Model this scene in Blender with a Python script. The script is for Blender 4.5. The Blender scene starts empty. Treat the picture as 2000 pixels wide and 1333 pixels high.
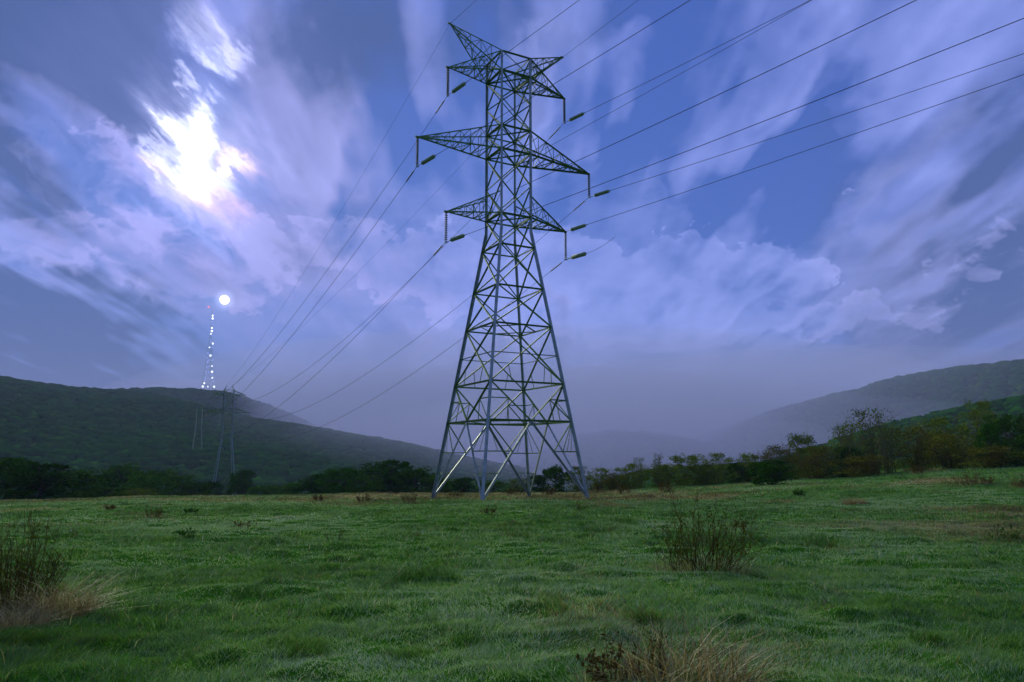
import bpy, math, random
import numpy as np
from mathutils import Vector, Matrix

R = math.radians
sc = bpy.context.scene
rng = np.random.default_rng(7)
random.seed(7)

# ------------------------------------------------------------------ camera
F = 1450.0; CX, CY = 1000.0, 666.5; PITCH = 0.15598
cam_d = bpy.data.cameras.new("camera"); cam = bpy.data.objects.new("camera", cam_d)
sc.collection.objects.link(cam)
cam_d.sensor_width = 36; cam_d.lens = F / 2000 * 36
cam_d.clip_start = 0.1; cam_d.clip_end = 20000
cam.location = (0, 0, 0); cam.rotation_euler = (math.pi / 2 + PITCH, 0, 0)
sc.camera = cam


def ray(px, py):
    """world direction (y = 1) for a point of the picture"""
    v = ((px - CX) / F, 1.0, -(py - CY) / F)
    c, s = math.cos(PITCH), math.sin(PITCH)
    x, y, z = v[0], v[1] * c - v[2] * s, v[1] * s + v[2] * c
    return np.array([x / y, 1.0, z / y])


def azel(px, py):
    v = ray(px, py); v = v / np.linalg.norm(v)
    return math.atan2(v[0], v[1]), math.asin(v[2])


# ------------------------------------------------------------------ view
sc.view_settings.view_transform = 'Standard'; sc.view_settings.look = 'None'
sc.view_settings.exposure = 0.0; sc.view_settings.gamma = 1.0
sc.cycles.use_denoising = True
sc.cycles.max_bounces = 5; sc.cycles.diffuse_bounces = 2; sc.cycles.glossy_bounces = 2
sc.cycles.volume_bounces = 0; sc.cycles.transparent_max_bounces = 8
sc.cycles.sample_clamp_indirect = 4

# ------------------------------------------------------------------ world: moonlit sky with drifting cloud
w = bpy.data.worlds.new("World"); sc.world = w; w.use_nodes = True
nt = w.node_tree; nt.nodes.clear(); L = nt.links


def N(t, **kw):
    n = nt.nodes.new(t)
    for k, v in kw.items(): setattr(n, k, v)
    return n


def mth(op, a, b=None, clamp=False):
    n = N('ShaderNodeMath', operation=op, use_clamp=clamp)
    for i, v in enumerate((a, b)):
        if v is None: continue
        if isinstance(v, (int, float)): n.inputs[i].default_value = v
        else: L.new(v, n.inputs[i])
    return n.outputs[0]


def vec(x, y, z=0.0):
    n = N('ShaderNodeCombineXYZ')
    for i, v in enumerate((x, y, z)):
        if isinstance(v, (int, float)): n.inputs[i].default_value = v
        else: L.new(v, n.inputs[i])
    return n.outputs[0]


def vadd(a, b):
    n = N('ShaderNodeVectorMath', operation='ADD')
    L.new(a, n.inputs[0]); L.new(b, n.inputs[1]); return n.outputs[0]


def noise(v, scale, detail=3.0, rough=0.5, dist=0.0):
    n = N('ShaderNodeTexNoise'); n.inputs['Scale'].default_value = scale
    n.inputs['Detail'].default_value = detail; n.inputs['Roughness'].default_value = rough
    n.inputs['Distortion'].default_value = dist; L.new(v, n.inputs['Vector'])
    return n.outputs['Fac']


def mapr(v, a, b, c, d, smooth=False):
    n = N('ShaderNodeMapRange', interpolation_type='SMOOTHSTEP' if smooth else 'LINEAR')
    L.new(v, n.inputs['Value'])
    for k, x in zip(('From Min', 'From Max', 'To Min', 'To Max'), (a, b, c, d)): n.inputs[k].default_value = x
    return n.outputs['Result']


def mixc(f, a, b, mode='MIX'):
    n = N('ShaderNodeMix', data_type='RGBA', blend_type=mode)
    for i, v in ((0, f), (6, a), (7, b)):
        if isinstance(v, (int, float)): n.inputs[i].default_value = v
        elif isinstance(v, tuple): n.inputs[i].default_value = (*v, 1)
        else: L.new(v, n.inputs[i])
    return n.outputs[2]


tc = N('ShaderNodeTexCoord'); sp = N('ShaderNodeSeparateXYZ'); L.new(tc.outputs['Generated'], sp.inputs[0])
dx, dy, dz = sp.outputs
az = mth('ARCTAN2', dx, dy); el = mth('ARCSINE', dz)
ae = vec(az, el)
zz = mth('ADD', mth('MAXIMUM', dz, 0.0), 0.16)
pu = mth('DIVIDE', dx, zz); pv = mth('DIVIDE', dy, zz)     # the cloud deck seen from below
deck = vec(mth('MULTIPLY', pu, 1.0), mth('MULTIPLY', pv, 0.22))   # cloud drawn out along its drift
n_str = noise(deck, 4.2, 3.0, 0.55)                         # long streaks
n_str2 = noise(vec(mth('MULTIPLY', pu, 1.0), mth('MULTIPLY', pv, 0.22), 5.3), 1.9, 2.0, 0.5)
n_mid = noise(vec(pu, mth('MULTIPLY', pv, 0.75), 2.0), 2.6, 5.0, 0.6, 0.4)
n_puf = noise(vec(az, mth('MULTIPLY', el, 1.7), 4.0), 13.0, 7.0, 0.64, 0.2)
n_wx = noise(vec(az, el, 9.0), 5.0, 4.0, 0.55); n_wy = noise(vec(az, el, 17.0), 5.0, 4.0, 0.55)
n_wr = noise(vec(az, el, 31.0), 16.0, 5.0, 0.6); n_wq = noise(vec(az, el, 41.0), 16.0, 5.0, 0.6)


def cen(v, k): return mth('MULTIPLY', mth('SUBTRACT', v, 0.5), k)


# warped position: broad swirl, a push along the drift, fine tatters
P_soft = vadd(ae, vec(mth('ADD', cen(n_wx, 0.22), cen(n_wr, 0.10)), mth('ADD', mth('ADD', cen(n_wy, 0.20), cen(n_str, 0.55)), cen(n_wq, 0.07))))
P_fine = vadd(ae, vec(mth('ADD', cen(n_wx, 0.12), cen(n_wr, 0.14)), mth('ADD', cen(n_wy, 0.10), cen(n_wq, 0.12))))
# round the moon the tatters lie along a slant, as the drift draws them out
sl = N('ShaderNodeMapping', vector_type='TEXTURE'); sl.inputs['Rotation'].default_value = (0, 0, R(-35)); sl.inputs['Scale'].default_value = (2.6, 0.8, 1)
L.new(ae, sl.inputs['Vector'])
n_sl = noise(sl.outputs[0], 22.0, 5.0, 0.6)
n_sl2 = noise(vadd(sl.outputs[0], vec(3.0, 7.0, 2.0)), 22.0, 5.0, 0.6)
P_glow = vadd(ae, vec(mth('ADD', cen(n_sl, 0.11), cen(n_wr, 0.04)), mth('ADD', cen(n_sl2, 0.11), cen(n_wq, 0.04))))


def blob(px, py, rx, ry, rot, wgt, P):
    """one patch of cloud (or of clear sky when wgt < 0) at its place on the dome"""
    a, e = azel(px, py)
    ax = (azel(px + 5, py)[0] - azel(px - 5, py)[0]) / 10
    ey = (azel(px, py - 5)[1] - azel(px, py + 5)[1]) / 10
    m = N('ShaderNodeMapping', vector_type='TEXTURE')
    m.inputs['Location'].default_value = (a, e, 0)
    m.inputs['Rotation'].default_value = (0, 0, R(rot))
    m.inputs['Scale'].default_value = (rx * ax, ry * ey, 1)
    L.new(P, m.inputs['Vector'])
    g = N('ShaderNodeTexGradient', gradient_type='SPHERICAL'); L.new(m.outputs[0], g.inputs[0])
    return mth('MULTIPLY', mapr(g.outputs['Fac'], 0, 0.85, 0, 1, True), wgt)


def total(lst, P):
    s = None
    for b in lst:
        v = blob(*b, P)
        s = v if s is None else mth('ADD', s, v)
    return s


# --- broad light and dark of the cloud cover: (x, y, rx, ry, rotation, weight)
SOFT = [
    (110, 90, 500, 260, -12, -1.05), (330, 300, 140, 120, 0, -0.10),
    (60, 430, 420, 190, -18, 0.16), (150, 260, 240, 70, -22, 0.25), (300, 380, 140, 60, -40, 0.12),
    (120, 480, 260, 40, 10, -0.25), (350, 420, 90, 90, 0, -0.22),
    (60, 700, 620, 200, -14, -0.85), (120, 528, 330, 30, -14, 0.15),
    (450, 60, 150, 260, 28, 0.35), (660, 30, 220, 150, 25, -0.55), (560, 200, 200, 60, -30, 0.30),
    (620, 250, 260, 130, -40, 0.38), (560, 215, 120, 70, -35, -0.42), (470, 240, 90, 90, 0, -0.3),
    (700, 330, 90, 90, 0, -0.50), (620, 350, 130, 60, 0, -0.22), (560, 430, 240, 60, 0, -0.22),
    (800, 100, 90, 330, 12, 0.30), (740, 60, 60, 260, 20, -0.30), (860, 230, 90, 200, 5, 0.25),
    (910, 40, 90, 130, 6, -0.15), (940, 250, 120, 200, 0, 0.15), (1050, 130, 30, 220, -3, 0.34), (1000, 60, 60, 120, -3, -0.22),
    (1180, 170, 110, 150, -14, 0.38), (1120, 230, 120, 180, 0, 0.22), (1100, 40, 60, 190, -6, 0.2),
    (1290, 60, 190, 110, -10, -0.60), (1330, 20, 180, 60, 0, -0.2), (1420, 110, 200, 60, 25, -0.15),
    (1600, 90, 260, 130, 40, 0.45), (1640, 30, 200, 70, 30, 0.25), (1560, 130, 90, 200, -40, -0.40),
    (1470, 330, 300, 150, 0, -0.78), (1600, 200, 110, 200, -25, -0.45), (1560, 430, 220, 140, -20, -0.70),
    (1380, 250, 160, 110, 0, -0.30), (1760, 280, 130, 140, 20, -0.35),
    (1850, 150, 420, 260, 35, 0.42), (1900, 60, 300, 150, 20, 0.10), (1760, 430, 240, 130, 35, 0.40),
    (1950, 520, 340, 240, 30, -0.62), (1990, 360, 160, 220, 0, -0.12),
    (1200, 290, 220, 60, 8, 0.25), (1240, 380, 200, 34, 6, 0.24), (860, 380, 120, 160, 0, -0.20),
    (1150, 620, 800, 110, 0, 0.36), (1480, 640, 420, 60, 0, 0.10), (800, 520, 260, 90, 0, 0.26), (560, 560, 260, 110, 0, 0.16),
    (860, 660, 300, 90, 0, 0.12), (1850, 700, 420, 120, 0, -0.18), (1600, 700, 300, 90, 0, -0.05),
]
# --- crisp edged cloud: the heaped bank right of the pylon and the rippled bank on the left
CRISP = [
    (1250, 560, 330, 130, 0, 1.0), (1440, 545, 230, 95, -14, 0.9), (1330, 470, 120, 50, 0, 0.7), (1545, 560, 110, 60, 0, 0.7),
    (1060, 500, 200, 90, 0, 0.8), (760, 500, 280, 110, -8, 0.9), (620, 470, 150, 60, 0, 0.55), (900, 560, 260, 90, 0, 0.8),
    (1690, 590, 90, 60, 0, 0.6), (1650, 400, 60, 34, 20, 0.5), (1720, 310, 40, 30, 0, 0.4), (1930, 480, 300, 130, 30, 0.5),
    (400, 520, 300, 130, -10, 0.85), (230, 330, 240, 110, -25, 0.7), (120, 460, 280, 90, -15, 0.6), (460, 420, 170, 80, -20, 0.6),
    (1500, 400, 60, 50, 0, -0.6), (1230, 640, 800, 80, 0, 0.7),
]
# --- light coming through round the moon
GLOW = [
    (385, 300, 180, 240, 5, 0.30), (385, 240, 48, 48, 0, 0.7), (388, 295, 42, 88, 0, 0.95), (345, 255, 56, 34, -20, 0.7), (408, 222, 34, 36, 0, 0.6),
    (345, 318, 90, 30, -12, 0.5), (300, 335, 50, 13, -50, 0.4), (400, 362, 76, 50, -20, 0.6), (430, 330, 50, 44, -10, 0.5),
    (468, 302, 60, 26, -28, 0.45), (455, 325, 60, 16, -18, 0.4),
    (415, 90, 110, 66, -12, 0.34), (405, 112, 56, 22, -5, 0.50), (390, 40, 70, 90, 30, 0.25), (450, 105, 54, 20, -25, 0.4), (352, 160, 56, 17, -38, 0.6), (295, 277, 40, 11, -38, 0.4),
    (420, 430, 200, 70, -28, 0.18), (470, 300, 260, 90, -25, 0.16), (390, 220, 420, 420, 0, 0.10),
]
soft = total(SOFT, P_soft)
crt = total(CRISP, P_fine)
fine = mth('ADD', crt, mth('MULTIPLY', cen(n_puf, 2.6), mapr(crt, 0.0, 0.3, 0.0, 1.0)))
crisp = mapr(fine, 0.42, 0.60, 0, 1, True)
body = mapr(fine, 0.55, 1.5, 0, 1, True)             # the lit rim fades into a duller body
glow = mth('MULTIPLY', total(GLOW, P_glow), mapr(n_sl, 0.3, 0.7, 0.7, 1.3))

c = mth('ADD', mth('MULTIPLY', soft, 0.85), 0.42)
fan = mth('ADD', total([(900, 120, 700, 420, 0, 1.0), (1150, 200, 360, 260, 0, 0.5)], ae), 0.45)     # where the drift streaks are long
low = mapr(el, R(8), R(20), 0.08, 1.0, True)
n_s3 = noise(vec(mth('MULTIPLY', pu, 1.0), mth('MULTIPLY', pv, 0.10), 8.1), 9.0, 2.0, 0.5)
strk = mth('ADD', mth('ADD', cen(n_str, 2.6), cen(n_str2, 1.2)), cen(n_s3, 1.6))
c = mth('ADD', c, mth('MULTIPLY', mth('MULTIPLY', strk, low), fan))
c = mth('ADD', c, mth('MULTIPLY', cen(n_mid, 1.5), mapr(el, R(4), R(12), 0.15, 1.0, True)))
# filaments on the left, bent and torn
n_fil = noise(vadd(sl.outputs[0], vec(cen(n_wx, 0.3), cen(n_wy, 0.3))), 10.0, 6.0, 0.60, 0.5)
fil = total([(230, 360, 420, 200, -20, 1.0), (430, 460, 260, 110, -10, 0.8), (650, 470, 260, 110, 0, 0.5)], ae)
c = mth('ADD', c, mth('MULTIPLY', cen(n_fil, 4.8), fil))
c = mth('ADD', c, mth('SUBTRACT', mth('MULTIPLY', crisp, 0.38), mth('MULTIPLY', body, 0.26)))
c = mth('ADD', c, mth('MULTIPLY', mth('MULTIPLY', cen(n_puf, 1.9), crisp), mapr(el, R(5), R(12), 0.1, 1.0, True)))
bank = total([(60, 690, 560, 190, -14, 1.0)], P_fine)      # smooth heavy bank low on the left, with a lit upper rim
rim = total([(50, 492, 170, 24, 2, 0.42), (190, 522, 170, 24, -22, 0.42), (330, 585, 170, 24, -22, 0.36)], P_fine)
c = mth('ADD', mth('MULTIPLY', c, mth('SUBTRACT', 1.0, mth('MULTIPLY', bank, 0.55))), mth('ADD', mth('MULTIPLY', bank, 0.10), rim))
c = mth('MAXIMUM', mth('MINIMUM', c, 1.3), 0.0)

MAZ, MEL = azel(388, 285)
sky = N('ShaderNodeTexSky', sky_type='NISHITA'); sky.sun_disc = False
sky.sun_elevation = MEL; sky.sun_rotation = MAZ
sky.air_density = 1.0; sky.dust_density = 0.3; sky.ozone_density = 3.0
clear = mixc(1.0, sky.outputs[0], (0.055, 0.085, 0.16), 'MULTIPLY')
clear = mixc(0.8, clear, (0.054, 0.112, 0.440))
cloudy = mixc(mapr(c, 0, 1.3, 0, 1), clear, (0.34, 0.42, 1.0))
# lavender tint of the low cloud and of everything nearer the moon
lav = total([(500, 420, 620, 480, 0, 0.55), (850, 760, 500, 160, 0, 0.7), (250, 230, 380, 260, 0, 0.25)], P_soft)
cloudy = mixc(mth('MULTIPLY', lav, mapr(c, 0.1, 0.9, 0.15, 1), True), cloudy, mixc(mapr(c, 0.0, 1.25, 0, 1), (0.075, 0.115, 0.36), (0.50, 0.47, 0.95)))
# grey heavy cloud: far left and far right
gry = total([(90, 90, 560, 360, 0, 1.0), (40, 690, 620, 220, -10, 1.0), (1950, 560, 560, 420, 20, 1.0), (620, 120, 380, 260, 0, 0.8), (1000, 60, 300, 160, 0, 0.4), (560, 420, 260, 160, 0, 0.4)], P_soft)
cloudy = mixc(mth('MINIMUM', gry, 0.8), cloudy, mixc(mapr(c, 0, 1.3, 0, 1), (0.076, 0.124, 0.320), (0.33, 0.36, 0.76)))
# low mist bank at the foot of the sky
mist = mth('MULTIPLY', mapr(el, R(-0.5), R(10.8), 1.0, 0.0, True), 0.94)
cloudy = mixc(mist, cloudy, (0.112, 0.124, 0.315))
gl = mixc(mapr(glow, 0.0, 1.2, 0, 1), (0.40, 0.40, 1.0), (1.0, 1.0, 1.0))
gls = N('ShaderNodeVectorMath', operation='SCALE'); L.new(gl, gls.inputs[0]); L.new(mth('MAXIMUM', glow, 0.0), gls.inputs['Scale'])
warm = N('ShaderNodeVectorMath', operation='SCALE'); warm.inputs[0].default_value = (0.42, 0.16, 0.02)
L.new(total([(470, 312, 70, 46, -25, 1.0), (420, 400, 90, 50, -20, 0.7), (300, 320, 50, 30, -20, 0.4)], P_glow), warm.inputs['Scale'])
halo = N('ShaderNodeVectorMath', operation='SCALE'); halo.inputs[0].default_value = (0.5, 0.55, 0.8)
L.new(total([(438.5, 586, 26, 26, 0, 0.55), (438.5, 586, 60, 60, 0, 0.10)], ae), halo.inputs['Scale'])  # soft glow round the bright light, painted into the sky colour
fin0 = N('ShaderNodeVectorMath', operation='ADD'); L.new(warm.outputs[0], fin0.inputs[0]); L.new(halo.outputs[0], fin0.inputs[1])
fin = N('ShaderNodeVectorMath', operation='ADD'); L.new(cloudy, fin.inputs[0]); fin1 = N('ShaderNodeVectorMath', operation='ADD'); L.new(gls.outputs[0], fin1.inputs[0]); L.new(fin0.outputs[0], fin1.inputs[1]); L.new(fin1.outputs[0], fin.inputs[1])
bg = N('ShaderNodeBackground'); L.new(fin.outputs[0], bg.inputs[0]); bg.inputs[1].default_value = 1.0
wo = N('ShaderNodeOutputWorld'); L.new(bg.outputs[0], wo.inputs[0])
w.cycles.sampling_method = 'MANUAL'; w.cycles.sample_map_resolution = 512

# ------------------------------------------------------------------ moonlight through cloud
md = bpy.data.lights.new("moonlight", 'SUN'); moon = bpy.data.objects.new("moonlight", md)
sc.collection.objects.link(moon)
md.energy = 5.0; md.angle = R(45); md.color = (1.0, 0.98, 0.70)
mdir = Vector((math.sin(MAZ) * math.cos(MEL), math.cos(MAZ) * math.cos(MEL), math.sin(MEL)))
moon.rotation_euler = mdir.to_track_quat('Z', 'Y').to_euler()


# ------------------------------------------------------------------ helpers
def link(o, parent=None):
    sc.collection.objects.link(o)
    if parent is not None: o.parent = parent
    return o


def tag(o, label=None, cat=None, group=None, kind=None):
    if label: o['label'] = label
    if cat: o['category'] = cat
    if group: o['group'] = group
    if kind: o['kind'] = kind
    return o


def empty(name, loc, rz=0.0):
    o = bpy.data.objects.new(name, None); link(o); o.location = loc; o.rotation_euler = (0, 0, rz)
    o.empty_display_size = 0.3
    return o


def np_mesh(name, verts, faces, mat=None, smooth=False, attrs=None):
    """faces: list of (n, k) index arrays"""
    me = bpy.data.meshes.new(name)
    verts = np.asarray(verts, np.float32)
    if not isinstance(faces, list): faces = [faces]
    faces = [np.asarray(f, np.int32) for f in faces if len(f)]
    me.vertices.add(len(verts)); me.vertices.foreach_set('co', verts.ravel())
    nl = sum(f.size for f in faces); nf = sum(len(f) for f in faces)
    me.loops.add(nl); me.polygons.add(nf)
    me.loops.foreach_set('vertex_index', np.concatenate([f.ravel() for f in faces]))
    tot = np.concatenate([np.full(len(f), f.shape[1], np.int32) for f in faces])
    me.polygons.foreach_set('loop_start', np.concatenate([[0], np.cumsum(tot)[:-1]]).astype(np.int32))
    me.polygons.foreach_set('loop_total', tot)
    if smooth: me.polygons.foreach_set('use_smooth', np.ones(nf, bool))
    if attrs:
        for k, v in attrs.items():
            a = me.attributes.new(k, 'FLOAT', 'POINT'); a.data.foreach_set('value', np.asarray(v, np.float32))
    me.update(calc_edges=True)
    if mat: me.materials.append(mat)
    return me


def obj(name, me, parent=None):
    return link(bpy.data.objects.new(name, me), parent)


def vhash(ix, iy, s):
    h = (ix.astype(np.int64) * 374761393 + iy.astype(np.int64) * 668265263 + s * 974711) & 0xFFFFFFFF
    h = ((h ^ (h >> 13)) * 1274126177) & 0xFFFFFFFF
    return ((h ^ (h >> 16)) & 0xFFFF) / 65535.0


def vn(x, y, s=0):
    """value noise, 0..1"""
    x = np.asarray(x, float); y = np.asarray(y, float)
    ix = np.floor(x); iy = np.floor(y); fx = x - ix; fy = y - iy
    ix = ix.astype(np.int64); iy = iy.astype(np.int64)
    fx = fx * fx * (3 - 2 * fx); fy = fy * fy * (3 - 2 * fy)
    a = vhash(ix, iy, s) * (1 - fx) + vhash(ix + 1, iy, s) * fx
    b = vhash(ix, iy + 1, s) * (1 - fx) + vhash(ix + 1, iy + 1, s) * fx
    return a * (1 - fy) + b * fy


def fbm(x, y, s=0, o=3):
    t = 0; a = 0.5; n = 0
    for i in range(o):
        t = t + a * vn(x * 2 ** i + 13.7 * i, y * 2 ** i - 7.1 * i, s + i); n += a; a *= 0.5
    return t / n


def sst(x, a, b):
    t = np.clip((np.asarray(x, float) - a) / (b - a), 0, 1); return t * t * (3 - 2 * t)


# ------------------------------------------------------------------ terrain height (eye is at z = 0)
def T0(x, y):
    x = np.asarray(x, float); y = np.asarray(y, float)
    d = np.sqrt(x * x * 0.35 + y * y)
    yy = np.where(y > 0, d, 0.35 * d)
    z = -1.62 - 0.0315 * np.minimum(yy, 95)
    k = np.clip(yy - 88, 0, None); fall = 0.0007 * np.minimum(k, 60) ** 2 + 0.084 * np.clip(k - 60, 0, 170)
    z = z - fall * (1 - 0.75 * sst(x, 20, 70)) - 0.012 * np.clip(yy - 95, 0, 60)
    sx = x - 6 - 0.02 * y
    rise = 0.078 * np.where(sx > 0, sx * sx / (sx + 6), 0)
    rise = np.minimum(rise, 7.5 + 0.02 * rise)
    z = z + rise * sst(y, 14, 70)
    z = z - 0.012 * np.clip(-x - 20, 0, 80) * sst(y, 20, 70)
    return z


def bumps(x, y):
    b = 0.16 * (fbm(x / 3.4, y / 3.4, 3, 2) - 0.5) + 0.34 * np.clip(fbm(x / 0.95, y / 0.75, 11, 3) - 0.52, 0, 1) + 0.05 * (vn(x / 0.35, y / 0.35, 21) - 0.5)
    b = b + 0.5 * (fbm(x / 17, y / 17, 8, 2) - 0.5)
    return b


def T(x, y): return T0(x, y) + bumps(x, y)


def ground_hit(px, py):
    r = ray(px, py); ys = np.concatenate([np.arange(3, 60, 0.05), np.arange(60, 400, 0.2)])
    zt = T(r[0] * ys, ys); below = r[2] * ys <= zt
    i = int(np.argmax(below)) if below.any() else len(ys) // 2
    return np.array([r[0] * ys[i], ys[i], zt[i]])


def place(px, d):
    r = ray(px, 894); x = r[0] * d
    return np.array([x, d, float(T(x, d))])


# ------------------------------------------------------------------ materials
def mat(name, build):
    m = bpy.data.materials.new(name); m.use_nodes = True
    t = m.node_tree; b = t.nodes['Principled BSDF']; build(t, b); return m


def ramp(t, fac, cols):
    r = t.nodes.new('ShaderNodeValToRGB'); e = r.color_ramp.elements
    while len(e) < len(cols): e.new(0.5)
    for i, (p, c) in enumerate(cols): e[i].position = p; e[i].color = (*c, 1)
    t.links.new(fac, r.inputs[0]); return r.outputs[0]


def tnoise(t, scale, detail=4, rough=0.6, coord='Object', sv=None):
    c_ = t.nodes.new('ShaderNodeTexCoord'); n = t.nodes.new('ShaderNodeTexNoise')
    n.inputs['Scale'].default_value = scale; n.inputs['Detail'].default_value = detail; n.inputs['Roughness'].default_value = rough
    if sv:
        mp = t.nodes.new('ShaderNodeMapping'); mp.inputs['Scale'].default_value = sv
        t.links.new(c_.outputs[coord], mp.inputs[0]); t.links.new(mp.outputs[0], n.inputs['Vector'])
    else: t.links.new(c_.outputs[coord], n.inputs['Vector'])
    return n.outputs['Fac']


def tmix(t, f, a, b, mode='MIX'):
    n = t.nodes.new('ShaderNodeMix'); n.data_type = 'RGBA'; n.blend_type = mode
    for i, v in ((0, f), (6, a), (7, b)):
        if isinstance(v, (int, float)): n.inputs[i].default_value = v
        elif isinstance(v, tuple): n.inputs[i].default_value = (*v, 1)
        else: t.links.new(v, n.inputs[i])
    return n.outputs[2]


def tattr(t, name):
    a = t.nodes.new('ShaderNodeAttribute'); a.attribute_name = name; return a.outputs['Fac']


def b_steel(t, b):
    n = tnoise(t, 1.3, 5, 0.65)
    col = ramp(t, n, [(0.3, (0.17, 0.23, 0.17)), (0.7, (0.36, 0.43, 0.38))])
    t.links.new(col, b.inputs['Base Color']); b.inputs['Metallic'].default_value = 0.5
    r = t.nodes.new('ShaderNodeMapRange'); t.links.new(n, r.inputs[0]); r.inputs[3].default_value = 0.34; r.inputs[4].default_value = 0.55
    t.links.new(r.outputs[0], b.inputs['Roughness'])


M_steel = mat('galvanised_steel', b_steel)


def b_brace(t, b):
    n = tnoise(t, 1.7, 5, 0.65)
    t.links.new(ramp(t, n, [(0.3, (0.055, 0.150, 0.012)), (0.7, (0.115, 0.250, 0.032))]), b.inputs['Base Color'])  # green light bounced up off the grass is put into this colour
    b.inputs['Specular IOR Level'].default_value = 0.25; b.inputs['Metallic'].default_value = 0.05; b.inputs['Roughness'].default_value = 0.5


M_brace = mat('bounce_green_steel', b_brace)


def plain(col, rough=0.6, metal=0.0, var=0.25, scale=3.0):
    def f(t, b):
        n = tnoise(t, scale, 4)
        t.links.new(ramp(t, n, [(0.3, tuple(c_ * (1 - var) for c_ in col)), (0.7, tuple(c_ * (1 + var) for c_ in col))]), b.inputs['Base Color'])
        b.inputs['Roughness'].default_value = rough; b.inputs['Metallic'].default_value = metal
        b.inputs['Specular IOR Level'].default_value = 0.0 if rough > 0.85 else 0.4
    return f


M_ins = mat('insulator_glass', plain((0.035, 0.06, 0.035), 0.3))
M_wire = mat('aluminium_wire', plain((0.05, 0.065, 0.05), 0.9, 0.0))
M_damp = mat('insulator_green', plain((0.22, 0.32, 0.14), 0.6))
M_conc = mat('concrete', plain((0.17, 0.17, 0.13), 0.9))


def emis(name, col, s):
    def f(t, b):
        b.inputs['Base Color'].default_value = (*col, 1); b.inputs['Emission Color'].default_value = (*col, 1)
        b.inputs['Emission Strength'].default_value = s
    return mat(name, f)


M_bulb = emis('white_lamp', (0.80, 0.86, 1.0), 2.2); M_bulb2 = emis('blue_lamp', (0.35, 0.42, 1.0), 1.25)
M_red = emis('red_lamp', (1.0, 0.25, 0.30), 1.3); M_star = emis('bright_light', (1.0, 1.0, 1.0), 3.5)


def b_grass(t, b):
    dry = tattr(t, 'dry'); rn = tattr(t, 'rnd')
    g = ramp(t, rn, [(0.0, (0.030, 0.092, 0.006)), (0.38, (0.088, 0.215, 0.032)), (0.75, (0.165, 0.305, 0.092)), (1.0, (0.30, 0.40, 0.24))])
    d = ramp(t, rn, [(0.0, (0.085, 0.055, 0.014)), (0.6, (0.21, 0.165, 0.055)), (1.0, (0.38, 0.33, 0.15))])
    t.links.new(tmix(t, dry, g, d), b.inputs['Base Color'])
    b.inputs['Roughness'].default_value = 0.5; b.inputs['Specular IOR Level'].default_value = 0.40
    b.inputs['Subsurface Weight'].default_value = 0.0
    tr = t.nodes.new('ShaderNodeBsdfTranslucent'); t.links.new(tmix(t, dry, g, d), tr.inputs[0])
    mx = t.nodes.new('ShaderNodeMixShader'); mx.inputs[0].default_value = 0.38
    out = [n for n in t.nodes if n.type == 'OUTPUT_MATERIAL'][0]
    t.links.new(b.outputs[0], mx.inputs[1]); t.links.new(tr.outputs[0], mx.inputs[2]); t.links.new(mx.outputs[0], out.inputs[0])


M_grass = mat('grass_blade', b_grass)


def b_ground(t, b):
    dry = tattr(t, 'dry')
    wood = tattr(t, 'wood'); n1 = tnoise(t, 0.9, 6, 0.65); n2 = tnoise(t, 9.0, 4, 0.7)
    g = ramp(t, n2, [(0.25, (0.016, 0.070, 0.003)), (0.75, (0.045, 0.150, 0.012))])
    g = tmix(t, n1, g, (0.020, 0.080, 0.007))
    d = ramp(t, n2, [(0.25, (0.085, 0.065, 0.030)), (0.75, (0.22, 0.175, 0.09))])
    t.links.new(tmix(t, wood, tmix(t, dry, g, d), (0.012, 0.040, 0.006)), b.inputs['Base Color'])
    b.inputs['Roughness'].default_value = 0.95; b.inputs['Specular IOR Level'].default_value = 0.0
    bp = t.nodes.new('ShaderNodeBump'); bp.inputs['Distance'].default_value = 0.05; bp.inputs['Strength'].default_value = 0.7
    t.links.new(n2, bp.inputs['Height']); t.links.new(bp.outputs[0], b.inputs['Normal'])


M_ground = mat('meadow', b_ground)


def foliage(name, a, bcol, scale=0.6, trans=0.2):
    def f(t, b):
        n = tnoise(t, scale, 5, 0.65)
        oi = t.nodes.new('ShaderNodeObjectInfo')
        g = ramp(t, n, [(0.32, a), (0.68, bcol)])
        hs = t.nodes.new('ShaderNodeHueSaturation'); t.links.new(g, hs.inputs['Color'])
        mr = t.nodes.new('ShaderNodeMapRange'); t.links.new(oi.outputs['Random'], mr.inputs[0]); mr.inputs[3].default_value = 0.7; mr.inputs[4].default_value = 1.3
        t.links.new(mr.outputs[0], hs.inputs['Value'])
        t.links.new(hs.outputs[0], b.inputs['Base Color']); b.inputs['Roughness'].default_value = 0.6
        b.inputs['Specular IOR Level'].default_value = 0.0
    return mat(name, f)


M_leafd = foliage('dark_leaves', (0.014, 0.068, 0.001), (0.036, 0.120, 0.003))
M_leafm = foliage('green_leaves', (0.030, 0.100, 0.002), (0.066, 0.165, 0.008))
M_leafo = foliage('olive_leaves', (0.085, 0.135, 0.005), (0.17, 0.225, 0.014))
M_leafb = foliage('brown_leaves', (0.085, 0.098, 0.003), (0.170, 0.165, 0.010))
M_russet = foliage('russet_leaves', (0.100, 0.060, 0.010), (0.200, 0.135, 0.030), 6.0)
M_bark = mat('bark', plain((0.075, 0.062, 0.045), 0.9))
M_twig = mat('twig', plain((0.090, 0.070, 0.016), 0.9))
M_greystem = mat('grey_stem', plain((0.120, 0.125, 0.045), 0.9))
M_hill = mat('forest_floor', plain((0.010, 0.045, 0.004), 0.95, 0, 0.4, 0.02))
M_white = mat('pale_petals', plain((0.55, 0.55, 0.50), 0.8))


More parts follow.
